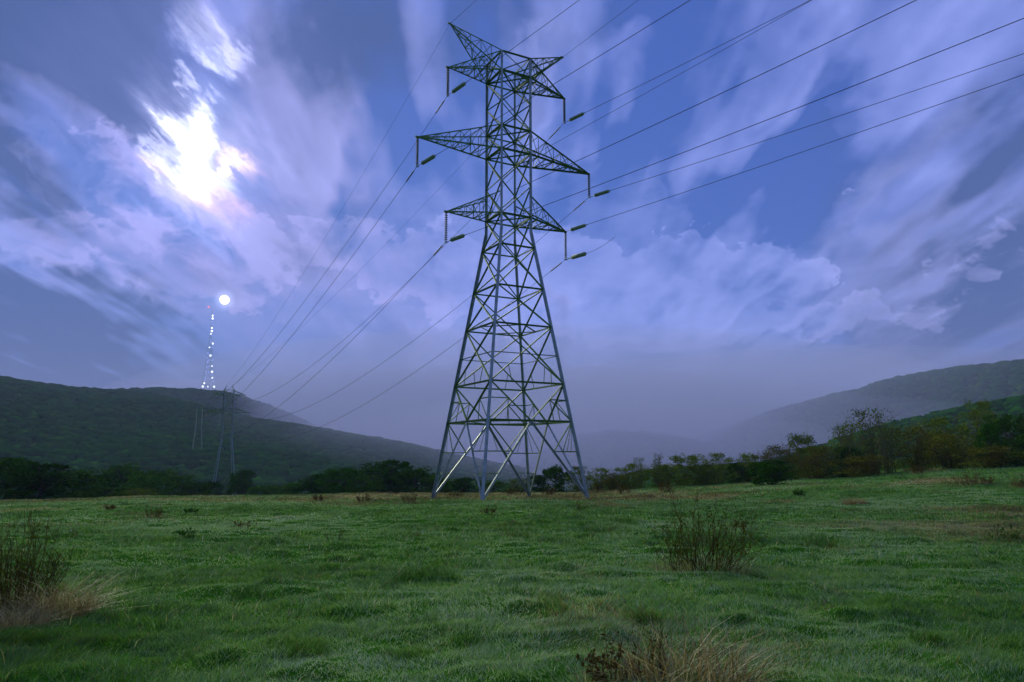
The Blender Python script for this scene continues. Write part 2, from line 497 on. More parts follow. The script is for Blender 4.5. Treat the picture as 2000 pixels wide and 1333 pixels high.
def b_forest(t, b):
    rn = tattr(t, 'rnd'); n = tnoise(t, 0.006, 5, 0.6)
    g = ramp(t, rn, [(0.0, (0.008, 0.056, 0.003)), (0.5, (0.014, 0.074, 0.004)), (0.9, (0.022, 0.088, 0.006)), (1.0, (0.042, 0.092, 0.006))])
    t.links.new(tmix(t, n, g, tmix(t, 1.0, g, (0.55, 0.75, 0.7), 'MULTIPLY')), b.inputs['Base Color']); b.inputs['Roughness'].default_value = 0.9
    b.inputs['Specular IOR Level'].default_value = 0.0


M_forest = mat('woodland_canopy', b_forest)

# ------------------------------------------------------------------ ground sheet
def dry_at(x, y):
    """how dry and brown the sward is: the band round the big pylon, scattered patches"""
    n = fbm(x / 6.0, y / 9.0, 55, 3); m = fbm(x / 1.3, y / 2.0, 71, 3)
    band = sst(y, 58, 70) * (1 - 0.5 * sst(y, 100, 130)) * (1 - sst(x, 14, 34)) * (0.55 + 0.45 * sst(-x, -40, 10))
    band *= 1 - 0.65 * sst(-x, 12, 40)
    d = band * (0.25 + 1.5 * np.clip(n - 0.32, 0, 1)) + 2.4 * np.clip(n - 0.60, 0, 1) + 1.4 * np.clip(m - 0.70, 0, 1)
    return np.clip(d, 0, 1)


def build_ground():
    fr = np.radians(np.linspace(-48, 48, 430)); bk = np.radians(np.linspace(48, 312, 90))[1:-1]
    an = np.concatenate([fr, bk]); na = len(an)
    rr = np.concatenate([[0.3, 1, 2, 3], np.geomspace(3.6, 130, 420), np.geomspace(134, 420, 40), np.geomspace(450, 9000, 26)])
    A, Rr = np.meshgrid(an, rr)
    x = Rr * np.sin(A); y = Rr * np.cos(A)
    z = T(x, y) * 1.0
    far = sst(Rr, 380, 600); z = z * (1 - far) + (-32.0) * far
    me_v = np.stack([x, y, z], -1).reshape(-1, 3)
    i, j = np.meshgrid(np.arange(len(rr) - 1), np.arange(na), indexing='ij'); j2 = (j + 1) % na
    f = np.stack([i * na + j, i * na + j2, (i + 1) * na + j2, (i + 1) * na + j], -1).reshape(-1, 4)[:, ::-1]
    cap = np.arange(na, dtype=np.int32)[None, :]
    me = np_mesh('ground', me_v, [f, cap], M_ground, True, {'dry': dry_at(x, y).ravel(), 'wood': sst(Rr, 116, 135).ravel()})
    tag(obj('ground', me), kind='structure')


build_ground()

# ------------------------------------------------------------------ hills and their woodland
ICO = None


def ico():
    global ICO
    if ICO is None:
        p = (1 + 5 ** .5) / 2
        v = np.array([(-1, p, 0), (1, p, 0), (-1, -p, 0), (1, -p, 0), (0, -1, p), (0, 1, p), (0, -1, -p), (0, 1, -p), (p, 0, -1), (p, 0, 1), (-p, 0, -1), (-p, 0, 1)], float)
        v /= np.linalg.norm(v[0])
        f = np.array([(0, 11, 5), (0, 5, 1), (0, 1, 7), (0, 7, 10), (0, 10, 11), (1, 5, 9), (5, 11, 4), (11, 10, 2), (10, 7, 6), (7, 1, 8), (3, 9, 4), (3, 4, 2), (3, 2, 6), (3, 6, 8), (3, 8, 9), (4, 9, 5), (2, 4, 11), (6, 2, 10), (8, 6, 7), (9, 8, 1)])
        ICO = (v, f)
    return ICO


def hill(name, ridge, base_d, ncrown, crad, seed, forest_label):
    """ridge: list of (px, py, distance); the slope runs from base_d up to the ridge and down behind it"""
    g = np.random.default_rng(seed)
    px = np.array([r[0] for r in ridge], float); py = np.array([r[1] for r in ridge], float); dd = np.array([r[2] for r in ridge], float)
    base = np.interp(px, [b_[0] for b_ in base_d], [b_[1] for b_ in base_d])

    def surf(u, v):
        """u in px, v 0..1 base to ridge, 1..1.6 behind"""
        yy = np.interp(u, px, py); D_ = np.interp(u, px, dd); B_ = np.interp(u, px, base)
        vv = np.minimum(v, 1)
        d = B_ + (D_ - B_) * vv + np.clip(v - 1, 0, 1) * D_ * 0.6
        c, s = math.cos(PITCH), math.sin(PITCH)
        vx = (u - CX) / F; vz = -(yy - CY) / F
        ry = c - vz * s; rx = vx / ry; rz = (s + vz * c) / ry
        zr = rz * D_ - crad * 1.1
        prof = np.sin(np.clip(vv, 0, 1) * math.pi / 2) ** 1.25
        z = -34 + (zr + 34) * prof - (np.clip(v - 1, 0, 1) ** 1.3) * (zr + 60) * 2.2
        x = rx * d; n_ = (fbm(x / 420, d / 420, seed, 3) - 0.5) * 34 * np.sin(np.clip(vv, 0, 1) * math.pi) * np.clip((zr + 34) / 120, 0, 1.2)
        return x, d, z + n_
    us = np.linspace(px[0], px[-1], 150); vs = np.linspace(0, 1.6, 60)
    U, V = np.meshgrid(us, vs); x, y, z = surf(U, V)
    n = len(us); i, j = np.meshgrid(np.arange(len(vs) - 1), np.arange(n - 1), indexing='ij')
    f = np.stack([i * n + j, i * n + j + 1, (i + 1) * n + j + 1, (i + 1) * n + j], -1).reshape(-1, 4)
    tag(obj(name, np_mesh(name, np.stack([x, y, z], -1).reshape(-1, 3), f, M_hill, True)), kind='structure')
    u = g.uniform(px[0], px[-1], ncrown); v = g.uniform(0, 1, ncrown) ** 0.9 * 1.04
    u[: ncrown // 14] = g.uniform(px[0], px[-1], ncrown // 14); v[: ncrown // 14] = g.uniform(0.985, 1.01, ncrown // 14)
    x, y, z = surf(u, v)
    iv, ifc = ico(); nv = len(iv)
    r = crad * (0.5 + 1.0 * g.random(ncrown) ** 2 + 0.25 * g.random(ncrown))[:, None, None] * (0.75 + 0.5 * g.random((ncrown, nv, 1)))
    vv = iv[None] * r * np.array([1.0, 1.0, 0.55]) + np.stack([x, y, z + crad * 0.1 + crad * 0.5 * g.random(ncrown)], -1)[:, None]
    ff = (ifc[None] + (np.arange(ncrown) * nv)[:, None, None]).reshape(-1, 3)
    me = np_mesh('forest', vv.reshape(-1, 3), ff, M_forest, True, {'rnd': np.repeat(g.random(ncrown), nv)})
    tag(obj('forest', me), forest_label, 'woodland', kind='stuff')
    return surf


hillA = hill('hill', [(-500, 712, 1150), (-250, 722, 1200), (0, 740, 1300), (60, 748, 1330), (110, 757, 1360), (165, 763, 1400), (230, 769, 1420), (300, 778, 1410), (380, 795, 1370), (430, 808, 1300), (500, 821, 1220), (600, 834, 1180), (700, 850, 1160), (800, 866, 1160), (870, 884, 1180), (960, 902, 1200), (1020, 912, 1200)],
     [(-500, 330), (400, 420), (1020, 600)], 30000, 5.2, 21, 'dense woodland covering the long left hill that slopes down into the mist')
hillB = hill('hill', [(60, 790, 1560), (110, 772, 1540), (165, 764, 1520), (230, 760, 1530), (300, 757, 1570), (380, 759, 1680), (450, 766, 1900), (520, 790, 2400), (620, 835, 3000), (700, 870, 3200)],
     [(60, 1200), (300, 1250), (700, 2000)], 7000, 7.5, 22, 'faint wooded ridge behind the left hill, fading into the mist below the lit mast')
hillC = hill('hill', [(1010, 905, 2500), (1080, 872, 2500), (1140, 850, 2450), (1200, 842, 2400), (1270, 846, 2350), (1340, 856, 2250), (1400, 868, 2200), (1480, 890, 2100), (1560, 910, 2000)],
     [(1010, 1500), (1560, 1300)], 2500, 11.0, 23, 'faint wooded hump in the mist just right of the big pylon')
hillD = hill('hill', [(1180, 905, 3800), (1300, 872, 3400), (1400, 842, 2900), (1480, 815, 2500), (1550, 794, 2150), (1625, 771, 1850), (1675, 760, 1700), (1725, 743, 1550), (1787, 730, 1430), (1875, 716, 1320), (2000, 703, 1250), (2200, 690, 1200), (2500, 690, 1150)],
     [(1180, 1700), (1600, 1180), (2000, 760), (2500, 500)], 14000, 6.6, 24, 'woodland covering the long misty hill on the right')
hillE = hill('hill', [(1480, 905, 700), (1560, 882, 690), (1650, 852, 650), (1730, 828, 620), (1800, 812, 600), (1900, 790, 580), (1980, 776, 560), (2100, 758, 540), (2400, 740, 520)],
     [(1480, 380), (2400, 260)], 5000, 3.8, 25, 'nearer dark green wooded slope at the foot of the right hill')


# ------------------------------------------------------------------ steelwork
class SB:
    """collects steel angle members, rods and discs into one mesh"""
    def __init__(s): s.v = []; s.f = []; s.n = 0

    def add(s, v, f):
        s.v.append(v); s.f += [tuple(i + s.n for i in q) for q in f]; s.n += len(v)

    def angle(s, p, q, w_, t=None, ref=None):
        """angle iron: two thin plates at right angles"""
        p = np.array(p, float); q = np.array(q, float); d = q - p; d /= np.linalg.norm(d)
        ref = np.array(ref if ref is not None else ((0, 0, 1) if abs(d[2]) < 0.8 else (1, 0, 0)), float)
        a = np.cross(d, ref); a /= np.linalg.norm(a); b = np.cross(d, a)
        t = t or w_ * 0.16
        prof = [(0, 0), (w_, 0), (w_, t), (t, t), (t, w_), (0, w_)]
        o = w_ * 0.35
        v = np.array([e + a * (x - o) + b * (y - o) for e in (p, q) for x, y in prof])
        f = [(i, (i + 1) % 6, (i + 1) % 6 + 6, i + 6) for i in range(6)] + [(0, 3, 2, 1), (0, 5, 4, 3), (6, 7, 8, 9), (6, 9, 10, 11)]
        s.add(v, f)

    def rod(s, pts, r, k=6):
        pts = np.array(pts, float); n = len(pts)
        dd = np.gradient(pts, axis=0); dd /= np.linalg.norm(dd, axis=1)[:, None]
        ref = np.array((0, 0, 1.0)) if abs(dd[0][2]) < 0.8 else np.array((1.0, 0, 0))
        a = np.cross(dd, ref); a /= np.linalg.norm(a, axis=1)[:, None]; b = np.cross(dd, a)
        rr = np.broadcast_to(np.asarray(r, float), (n,))
        an = np.arange(k) * 2 * math.pi / k
        v = (pts[:, None] + rr[:, None, None] * (np.cos(an)[None, :, None] * a[:, None] + np.sin(an)[None, :, None] * b[:, None])).reshape(-1, 3)
        f = [(i * k + j, i * k + (j + 1) % k, (i + 1) * k + (j + 1) % k, (i + 1) * k + j) for i in range(n - 1) for j in range(k)]
        f += [tuple(range(k))[::-1], tuple((n - 1) * k + j for j in range(k))]
        s.add(v, f)

    def build(s, name, m, parent=None, smooth=False):
        me = bpy.data.meshes.new(name)
        me.from_pydata([tuple(x) for x in np.concatenate(s.v)], [], s.f)
        if smooth: me.polygons.foreach_set('use_smooth', [True] * len(me.polygons))
        me.materials.append(m); me.update()
        return obj(name, me, parent)


def lerp(a, b, t): return np.array(a) * (1 - t) + np.array(b) * t


def disc_string(p, q, rad, n_):
    """insulator: a cap-and-pin string of discs between p and q"""
    p = np.array(p, float); q = np.array(q, float)
    pts = []; rr = []
    for i in range(n_):
        for (t, r_) in ((0.0, 0.035), (0.3, rad * 0.45), (0.55, rad), (0.7, rad), (0.8, 0.04)):
            pts.append(lerp(p, q, (i + t) / n_)); rr.append(r_)
    pts.append(q); rr.append(0.035)
    s = SB(); s.rod(pts, rr, 10); return s


DL = 0.28858; TC = np.array([-0.377, 75.0, 0.0])
CORN = {'N': -math.pi / 2 - DL, 'L': math.pi - DL, 'R': -DL, 'B': math.pi / 2 - DL}
ORD = ['N', 'R', 'B', 'L']
AT = math.pi / 4 - DL                                   # direction of the crossarms
AX = np.array([math.cos(AT), math.sin(AT), 0.0])


def R_at(z): return 2.47 if z > 23.2 else 2.47 + (23.2 - z) * 0.2046


def cor(k, z): return np.array([R_at(z) * math.cos(CORN[k]), R_at(z) * math.sin(CORN[k]), z])   # local to tower centre


FOOTPX = {'N': (948, 970), 'L': (849, 967), 'R': (1150, 965), 'B': (1036, 957)}
tower = empty('transmission_tower', (TC[0], TC[1], float(T(TC[0], TC[1]))))
tag(tower, 'tall lattice steel pylon with three pairs of crossarms standing in the meadow', 'pylon')
TZ = tower.location.z
OFF = np.array([0, 0, -TZ])


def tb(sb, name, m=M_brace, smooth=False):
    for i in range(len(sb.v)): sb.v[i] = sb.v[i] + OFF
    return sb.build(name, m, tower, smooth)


FZ = {}
for k in ORD:
    c0 = cor(k, -3.6); gz = float(T(c0[0] + TC[0], c0[1] + TC[1]))
    FZ[k] = gz
    s = SB(); out = cor(k, 0.0) * np.array([1, 1, 0])
    s.angle(cor(k, gz - 0.1), cor(k, 23.2), 0.30, 0.05, ref=out)
    s.angle(cor(k, 23.2), cor(k, 42.5 if k in 'NLRB' else 40.3), 0.24, 0.04, ref=out)
    tb(s, 'leg', M_steel)
    s = SB(); b0 = cor(k, gz); s.rod([b0 + (0, 0, -0.5), b0 + (0, 0, 0.05), b0 + (0, 0, 0.10)], [0.50, 0.50, 0.42], 14)
    tb(s, 'footing', M_conc)

FACES = [('L', 'N'), ('N', 'R'), ('R', 'B'), ('B', 'L')]
Z = dict(E=3.52, D=7.24, mid=10.05, A=13.01, B=16.96, C=21.37, bl=24.69, m1=28.1, ml=31.63, mu=34.21, t1=37.2, tl=40.3, tu=42.47)
for zk, wd in (('E', 0.20), ('D', 0.17), ('mid', 0.08), ('A', 0.16), ('B', 0.16), ('C', 0.16), ('bl', 0.19), ('ml', 0.19), ('mu', 0.17), ('tl', 0.20), ('tu', 0.15)):
    s = SB()
    for a, b in FACES: s.angle(cor(a, Z[zk]), cor(b, Z[zk]), wd)
    if zk in ('bl', 'ml', 'mu', 'tl'):
        s.angle(cor('N', Z[zk]), cor('B', Z[zk]), 0.12); s.angle(cor('L', Z[zk]) + (0, 0, .02), cor('R', Z[zk]) + (0, 0, .02), 0.12)
    if zk in ('E', 'A'):
        ms = [lerp(cor(a, Z[zk]), cor(b, Z[zk]), 0.5) for a, b in FACES]
        for i in range(4): s.angle(ms[i], ms[(i + 1) % 4], 0.10)
    if zk == 'A':
        pass
    tb(s, 'belt')


def xpanel(z0, z1, wd, sub=False):
    for a, b in FACES:
        s = SB(); off = 0.03 * (cor(a, 0) + cor(b, 0)) * np.array([1, 1, 0]) / 6
        s.angle(cor(a, z0), cor(b, z1), wd); s.angle(cor(b, z0) + off, cor(a, z1) + off, wd)
        if sub:      # slender redundant members hanging from the crossing to the belt below
            c0 = lerp(cor(a, z0), cor(b, z0), 0.5)
            for t in (0.28, 0.72):
                p = lerp(cor(a, z0), cor(b, z1), t) if t < 0.5 else lerp(cor(b, z0), cor(a, z1), 1 - t)
                e = lerp(cor(a, z0), cor(b, z0), t)
                s.angle(p, e, 0.07)
        tb(s, 'bracing')


xpanel(Z['D'], Z['A'], 0.14, True)
xpanel(Z['A'], Z['B'], 0.14); xpanel(Z['B'], Z['C'], 0.14); xpanel(Z['C'], Z['bl'], 0.13)
xpanel(Z['bl'], Z['m1'], 0.12); xpanel(Z['m1'], Z['ml'], 0.12); xpanel(Z['ml'], Z['mu'], 0.12)
xpanel(Z['mu'], Z['t1'], 0.12); xpanel(Z['t1'], Z['tl'], 0.12); xpanel(Z['tl'], Z['tu'], 0.10)
for a, b in FACES:
    # belt midpoint up to the corners of the ring above
    s = SB(); m0 = lerp(cor(a, Z['E']), cor(b, Z['E']), 0.5)
    for k in (a, b):
        top = cor(k, Z['D']); s.angle(m0, top, 0.15)
        q = lerp(m0, top, 0.56); zq = q[2]; lg = cor(k, zq); s.angle(q, lg, 0.10)
        bl = lerp(m0, cor(k, Z['E']), 0.56); s.angle(q, bl, 0.08); s.angle(q, cor(k, Z['E']), 0.09)
    tb(s, 'bracing')
    # belt midpoint down to the feet, with struts back to the legs
    s = SB(); s2 = SB()
    for k in (a, b):
        ft = cor(k, FZ[k] + 0.12); s2.angle(m0 - (0, 0, 0.05), ft, 0.19, 0.035)
        q1 = lerp(m0, ft, 0.40); q2 = lerp(m0, ft, 0.68)
        s = SB(); s.angle(q1, cor(k, q1[2]), 0.10)
        s.angle(cor(k, Z['E']), q1, 0.09); s.angle(cor(k, Z['E']), lerp(q1, cor(k, q1[2]), 0.55), 0.05); tb(s, 'strut')
        s = SB(); s.angle(q2, cor(k, q2[2]), 0.09); tb(s, 'strut')
    tb(s2, 'brace_leg', M_steel)


def arm(side, zl, zu, zt, reach, name, nst, wd=0.15):
    """pyramid of four chords meeting at the tip, laced on all sides"""
    ks = ('L', 'N') if side < 0 else ('B', 'R')
    tip = AX * side * reach + np.array([0, 0, zt])
    lo = [cor(k, zl) for k in ks]; up = [cor(k, zu) for k in ks]
    s = SB()
    for p in lo: s.angle(p, tip, wd)
    for p in up: s.angle(p, tip, wd * 0.75)
    g = [1 - (1 - i / nst) ** 1.0 for i in range(nst)]
    tl_ = [[lerp(p, tip, t) for t in g] for p in lo]; tu_ = [[lerp(p, tip, t) for t in g] for p in up]
    for i in range(nst):
        if i:
            s.angle(tl_[0][i], tl_[1][i], 0.08)
            s.angle(tu_[0][i], tu_[1][i], 0.05)
            for j in (0, 1): s.angle(tl_[j][i], tu_[j][i], 0.06)
        if i + 1 < nst:
            s.angle(tl_[i % 2][i], tl_[(i + 1) % 2][i + 1], 0.07)
            for j in (0, 1):
                a_, b_ = (tl_[j], tu_[j]) if i % 2 else (tu_[j], tl_[j]); s.angle(a_[i], b_[i + 1], 0.06)
    s.rod([tip - AX * 0.25, tip + AX * 0.12], 0.10, 6)
    tb(s, name)
    return tip


TIP = {}
for sd, n_ in ((-1, 'L'), (1, 'R')):
    TIP[n_ + 'T'] = arm(sd, Z['tl'], Z['tu'], 39.99, 7.11, 'crossarm', 6)
    TIP[n_ + 'M'] = arm(sd, Z['ml'], Z['mu'], 31.67, 10.29, 'crossarm', 8, 0.17)
    TIP[n_ + 'B'] = arm(sd, Z['bl'], 27.0, 24.43, 7.08, 'crossarm', 6)
    TIP['H' + n_] = arm(sd, Z['tl'] + 0.05, Z['tu'] + 0.03, 44.94, 6.95, 'earth_wire_peak', 5, 0.14)

ILEN = {'LT': 3.14, 'RT': 2.9, 'LM': 3.1, 'RM': 2.75, 'LB': 3.17, 'RB': 3.12}
BOT = {}
for k, ln in ILEN.items():
    tip = TIP[k]; b0 = tip - np.array([0, 0, ln]); BOT[k] = b0
    s = disc_string(tip - (0, 0, 0.02), b0 + (0, 0, 0.15), 0.17, 13)
    o = tb(s, 'insulator_string', M_ins, True)
    s = SB(); s.rod([b0 + (0, 0, 0.2), b0 - (0, 0, 0.12)], 0.05); s.rod([b0 - AX * 0.2, b0 + AX * 0.2], 0.05)
    for i in range(len(s.v)): s.v[i] = s.v[i] + OFF
    s.build('clamp', M_steel, o)


def wpt(p): return np.array(p) + TC      # tower local -> world


# ------------------------------------------------------------------ wires of the big pylon
def wire(pts, r, label, k=5, group=None):
    s = SB(); c0 = np.array(pts[0]); s.rod(np.array(pts) - c0, r, k)
    o = s.build('power_line', M_wire); o.location = c0
    return tag(o, label, 'power line', group or 'power lines of the big pylon')


def out_dir(th, a, b, S, p0):
    S = np.array(S, float)[:, None]
    return p0 + np.concatenate([np.cos(th) * S, np.sin(th) * S, a * S + b * S * S], 1)


SS = np.concatenate([np.arange(0, 40, 2.0), np.arange(40, 131, 4.0)])
RIGHT = {  # name: start, heading, slope, label
    'LT': (BOT['LT'], -50.5, 0.04, 'power line from the top left crossarm rising past the pylon head'),
    'LM': (BOT['LM'], -49.5, 0.035, 'power line from the long middle left crossarm passing behind the pylon to the upper right'),
    'LB': (BOT['LB'], -50.0, -0.012, 'power line from the bottom left crossarm rising behind the pylon to the upper right'),
    'RT': (BOT['RT'], -51.0, -0.015, 'power line from the top right crossarm running to the upper right'),
    'RM': (BOT['RM'], -50.5, -0.045, 'power line from the long middle right crossarm running far out to the right'),
    'RB': (TIP['RB'], -49.5, 0.0, 'lowest power line on the right, starting at the bottom right crossarm tip'),
    'HR': (TIP['HR'], -55.5, 0.03, 'thin earth wire rising to the right from the right horn of the pylon'),
    'HL': (TIP['HL'], -52.0, 0.04, 'thin earth wire rising to the right from the left horn of the pylon'),
    'e': (cor('B', 28.9), -50.0, 0.02, 'thick power line from the pylon body between middle and bottom crossarms'),
    'd': (cor('R', 31.4), -52.0, 0.03, 'thin power line from the pylon body at the middle crossarm'),
}
UDIR = lambda th: np.array([math.cos(th), math.sin(th), 0.0])
for k, (p0, hd, a, lab) in RIGHT.items():
    th = R(hd); r_ = {'HR': 0.016, 'HL': 0.016, 'd': 0.017, 'e': 0.030}.get(k, 0.023)
    wire(out_dir(th, a, 0.0003, SS, wpt(p0)), r_, lab)
    if k in BOT:      # fat strain insulator just beyond the clamp, on the near side
        p = p0 if k != 'RB' else TIP['RB']
        u = UDIR(th) + np.array([0, 0, a])
        s = SB(); c0 = p + u * 0.9; q = u * 2.1
        pts = []; rr = []
        for i in range(9):
            pts += [lerp(c0, c0 + q, (i + t) / 9) for t in (0.1, 0.5, 0.9)]; rr += [0.13, 0.215, 0.13]
        s.rod([c0 - u * 0.3] + [c0] + pts + [c0 + q, c0 + q + u * 0.3], [0.04, 0.08] + rr + [0.08, 0.04], 10)
        tb(s, 'strain_insulator', M_damp, True)
# the short jumper below the bottom right arm
u = UDIR(R(-50)); p = BOT['RB']
s = SB(); c0 = p + u * 0.9; s.rod([c0 - u * 0.9, c0, c0 + u * 0.15, c0 + u * 2.0, c0 + u * 2.2], [0.04, 0.08, 0.22, 0.22, 0.08], 10)
tb(s, 'strain_insulator', M_damp, True)
S2 = np.linspace(0, 1, 16)[:, None]
wire(wpt(p) + u * 3.0 * (1) + S2 * u * 4.2 + np.array([0, 0, 1.0]) * (0.9 * S2 ** 2), 0.018, 'short loose jumper wire curling up under the bottom right crossarm')

# ------------------------------------------------------------------ distant pylon
def far_tower(px, py_top, dist, base_z, name_label, arms, half_base, half_top, htot, waist, wd=1.0):
    r0 = ray(px, 894); x = r0[0] * dist
    root = empty('transmission_tower', (x, dist, base_z), AT)
    tag(root, name_label, 'pylon')
    def hw(z): return half_top if z > waist else half_top + (waist - z) / waist * (half_base - half_top)
    C4 = [(-1, -1), (1, -1), (1, 1), (-1, 1)]
    P = lambda i, z: np.array([C4[i][0] * hw(z), C4[i][1] * hw(z), z])
    for i in range(4):
        s = SB(); s.angle(P(i, 0), P(i, waist), 0.30 * wd, 0.09, ref=(C4[i][0], C4[i][1], 0)); s.angle(P(i, waist), P(i, htot), 0.28 * wd, 0.08, ref=(C4[i][0], C4[i][1], 0))
        s.build('leg', M_steel, root)
    lev = [0, htot * 0.085, htot * 0.17, waist * 0.56, waist * 0.80, waist] + list(np.linspace(waist, htot, 8)[1:])
    for a_, b_ in zip(lev[:-1], lev[1:]):
        s = SB()
        for i in range(4):
            j = (i + 1) % 4
            if a_ == 0 or a_ >= waist - 0.1 or a_ == lev[1]:
                s.angle(P(i, a_), P(j, b_), 0.09 * wd); s.angle(P(j, a_), P(i, b_), 0.09 * wd)
            else:
                s.angle(P(i, a_), P(j, b_), 0.07 * wd)
            if a_ == 0 or a_ >= waist - 0.1: s.angle(P(i, b_), P(j, b_), 0.10 * wd)
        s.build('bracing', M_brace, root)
    ends = []
    for (z, reach, rise, drop) in arms:
        for sd in (-1, 1):
            s = SB(); tip = np.array([sd * reach, 0, z])
            for q in (-1, 1):
                a0 = np.array([sd * half_top, q * half_top, z - 0.2]); u0 = np.array([sd * half_top, q * half_top, z + rise])
                s.angle(a0, tip, 0.22 * wd); s.angle(u0, tip, 0.18 * wd)
                for t in (0.3, 0.6): s.angle(lerp(a0, tip, t), lerp(u0, tip, t), 0.07 * wd)
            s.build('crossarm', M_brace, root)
            disc_string(tip, tip - (0, 0, drop), 0.17 * wd, 8).build('insulator_string', M_ins, root)
            ends.append(tip - (0, 0, drop))
    for sd in (-1, 1):
        s = SB(); pk = np.array([sd * half_top * 0.55, 0, htot + 1.9])
        for q in (-1, 1): s.angle(np.array([sd * half_top, q * half_top, htot]), pk, 0.12 * wd)
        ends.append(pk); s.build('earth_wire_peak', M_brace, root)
    ca, sa = math.cos(AT), math.sin(AT)
    return root, [np.array([x + ca * e[0] - sa * e[1], dist + sa * e[0] + ca * e[1], base_z + e[2]]) for e in ends]


zt = float(T(ray(438, 894)[0] * 300, 300))
ztop = lambda px, py, d: ray(px, py)[2] * d
D2 = 300.0; base2 = min(zt, ztop(438, 966, D2)); H2 = ztop(438, 762, D2) - base2
za1 = ztop(438, 771, D2) - base2; za2 = ztop(438, 805, D2) - base2; wst = ztop(438, 850, D2) - base2
far1, E1 = far_tower(440, 757, D2, base2, 'distant lattice pylon with two pairs of crossarms beyond the meadow, below the lit mast',
                     [(za1, 6.3, 1.6, 2.9), (za2, 8.3, 1.5, 2.9)], 4.9, 1.75, H2, wst, 1.0)
D3 = 640.0; b3 = ztop(386, 878, D3); H3 = ztop(386, 800, D3) - b3
far2, E2 = far_tower(384, 797, D3, b3, 'faint thin pylon on the wooded hillside left of the distant pylon',
                     [(H3 - 1.5, 6.0, 1.2, 2.9)], 3.6, 2.2, H3, H3 * 0.6, 0.7)


def span(a, b, sag, n=44):
    t = np.linspace(0, 1, n)[:, None]; p = np.array(a) * (1 - t) + np.array(b) * t
    p[:, 2] -= (4 * sag * t * (1 - t))[:, 0]; return p


b1 = far1.location
mid_ends = {'LB': np.array(E1[2]) + (1.5, 0, -7.0), 'RB': np.array(E1[3]) + (-1.5, 0, -7.0)}
LEFT = {
    'LT': (E1[0], 5.0, 'power line from the top left crossarm down to the distant pylon'),
    'LM': (E1[2], 5.0, 'power line from the long middle left crossarm down to the distant pylon'),
    'RT': (E1[1], 6.0, 'power line from the top right crossarm crossing behind the pylon to the distant pylon'),
    'RM': (E1[3], 7.5, 'power line from the long middle right crossarm crossing behind the pylon legs to the left'),
    'LB': (mid_ends['LB'], 6.5, 'power line from the bottom left crossarm descending left into the mist'),
    'RB': (mid_ends['RB'], 8.0, 'lowest power line on the left, crossing behind the pylon legs into the mist'),
    'HL': (E1[4], 3.0, 'thin earth wire from the left horn down to the peak of the distant pylon'),
    'HR': (E1[5], 3.0, 'thin earth wire from the right horn down to the peak of the distant pylon'),
}
for k, (e, sag, lab) in LEFT.items():
    p0 = TIP[k] if k[0] == 'H' else BOT[k]
    pts = span(wpt(p0), e, sag)
    wire(pts, np.linspace(0.020, 0.05, len(pts)) if k[0] != 'H' else np.linspace(0.010, 0.022, len(pts)), lab)
    if k[0] != 'H':
        s = SB(); q = pts - TC; dq = q[1] - q[0]; dq = dq / np.linalg.norm(dq)
        s2 = disc_string(q[0] + dq * 0.9, q[0] + dq * 3.4, 0.085, 10); tb(s2, 'strain_insulator', M_ins)
for (i, lab) in ((0, 'far stretch of line from the distant pylon top left arm to the hillside pylon'), (1, 'far stretch of line from the distant pylon top right arm to the hillside pylon')):
    o = wire(span(E1[i], E2[i], 6.0), 0.03, lab, group='far power lines into the mist')
# low cables of the lower arms' attachment on the distant pylon
for k, sd in (('LB', -1), ('RB', 1)):
    s = SB(); inv = Matrix.Rotation(-AT, 3, 'Z'); q = inv @ (Vector(mid_ends[k]) - far1.location)
    s.angle((sd * 1.75, 0, q.z), (q.x, q.y, q.z), 0.2); s.build('crossarm', M_brace, far1)

# ------------------------------------------------------------------ lit mast on the ridge and the bright light above it
def ball(r_, nu=10, nvv=6):
    v = [(0, 0, r_)]; f = []
    for i in range(1, nvv):
        a = math.pi * i / nvv
        v += [(r_ * math.sin(a) * math.cos(2 * math.pi * j / nu), r_ * math.sin(a) * math.sin(2 * math.pi * j / nu), r_ * math.cos(a)) for j in range(nu)]
    v.append((0, 0, -r_)); n = len(v)
    f += [(0, 1 + j, 1 + (j + 1) % nu) for j in range(nu)]
    for i in range(nvv - 2): f += [(1 + i * nu + j, 1 + (i + 1) * nu + j, 1 + (i + 1) * nu + (j + 1) % nu, 1 + i * nu + (j + 1) % nu) for j in range(nu)]
    f += [(n - 1, n - 1 - nu + (j + 1) % nu, n - 1 - nu + j) for j in range(nu)]
    return np.array(v), f


DM = 2120.0
mb = ray(406, 759) * DM
mast = empty('radio_mast', tuple(mb)); tag(mast, 'slender lattice mast strung with white and blue lamps on the ridge', 'mast')
mtop = ray(414, 612) * DM - mb
lg = [np.array([ray(394.5, 759)[0] * DM - mb[0], -6.0, -18]), np.array([ray(418, 759)[0] * DM - mb[0], -6.0, -18]), np.array([ray(405, 759)[0] * DM - mb[0], 16.0, -18])]
bend = [lerp(np.array([0, 0, 0]), mtop, 0.72) + d_ for d_ in (np.array([-1.8, 0, 0]), np.array([1.8, 0, 0]), np.array([0, 3, 0]))]
for a, b in zip(lg, bend):
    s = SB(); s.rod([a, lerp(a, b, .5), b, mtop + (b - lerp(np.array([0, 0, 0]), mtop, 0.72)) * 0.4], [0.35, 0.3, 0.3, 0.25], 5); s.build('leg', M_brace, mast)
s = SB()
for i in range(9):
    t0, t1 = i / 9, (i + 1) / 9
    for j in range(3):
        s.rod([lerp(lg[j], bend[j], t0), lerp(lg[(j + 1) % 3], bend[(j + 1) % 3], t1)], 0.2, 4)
s.build('bracing', M_brace, mast)
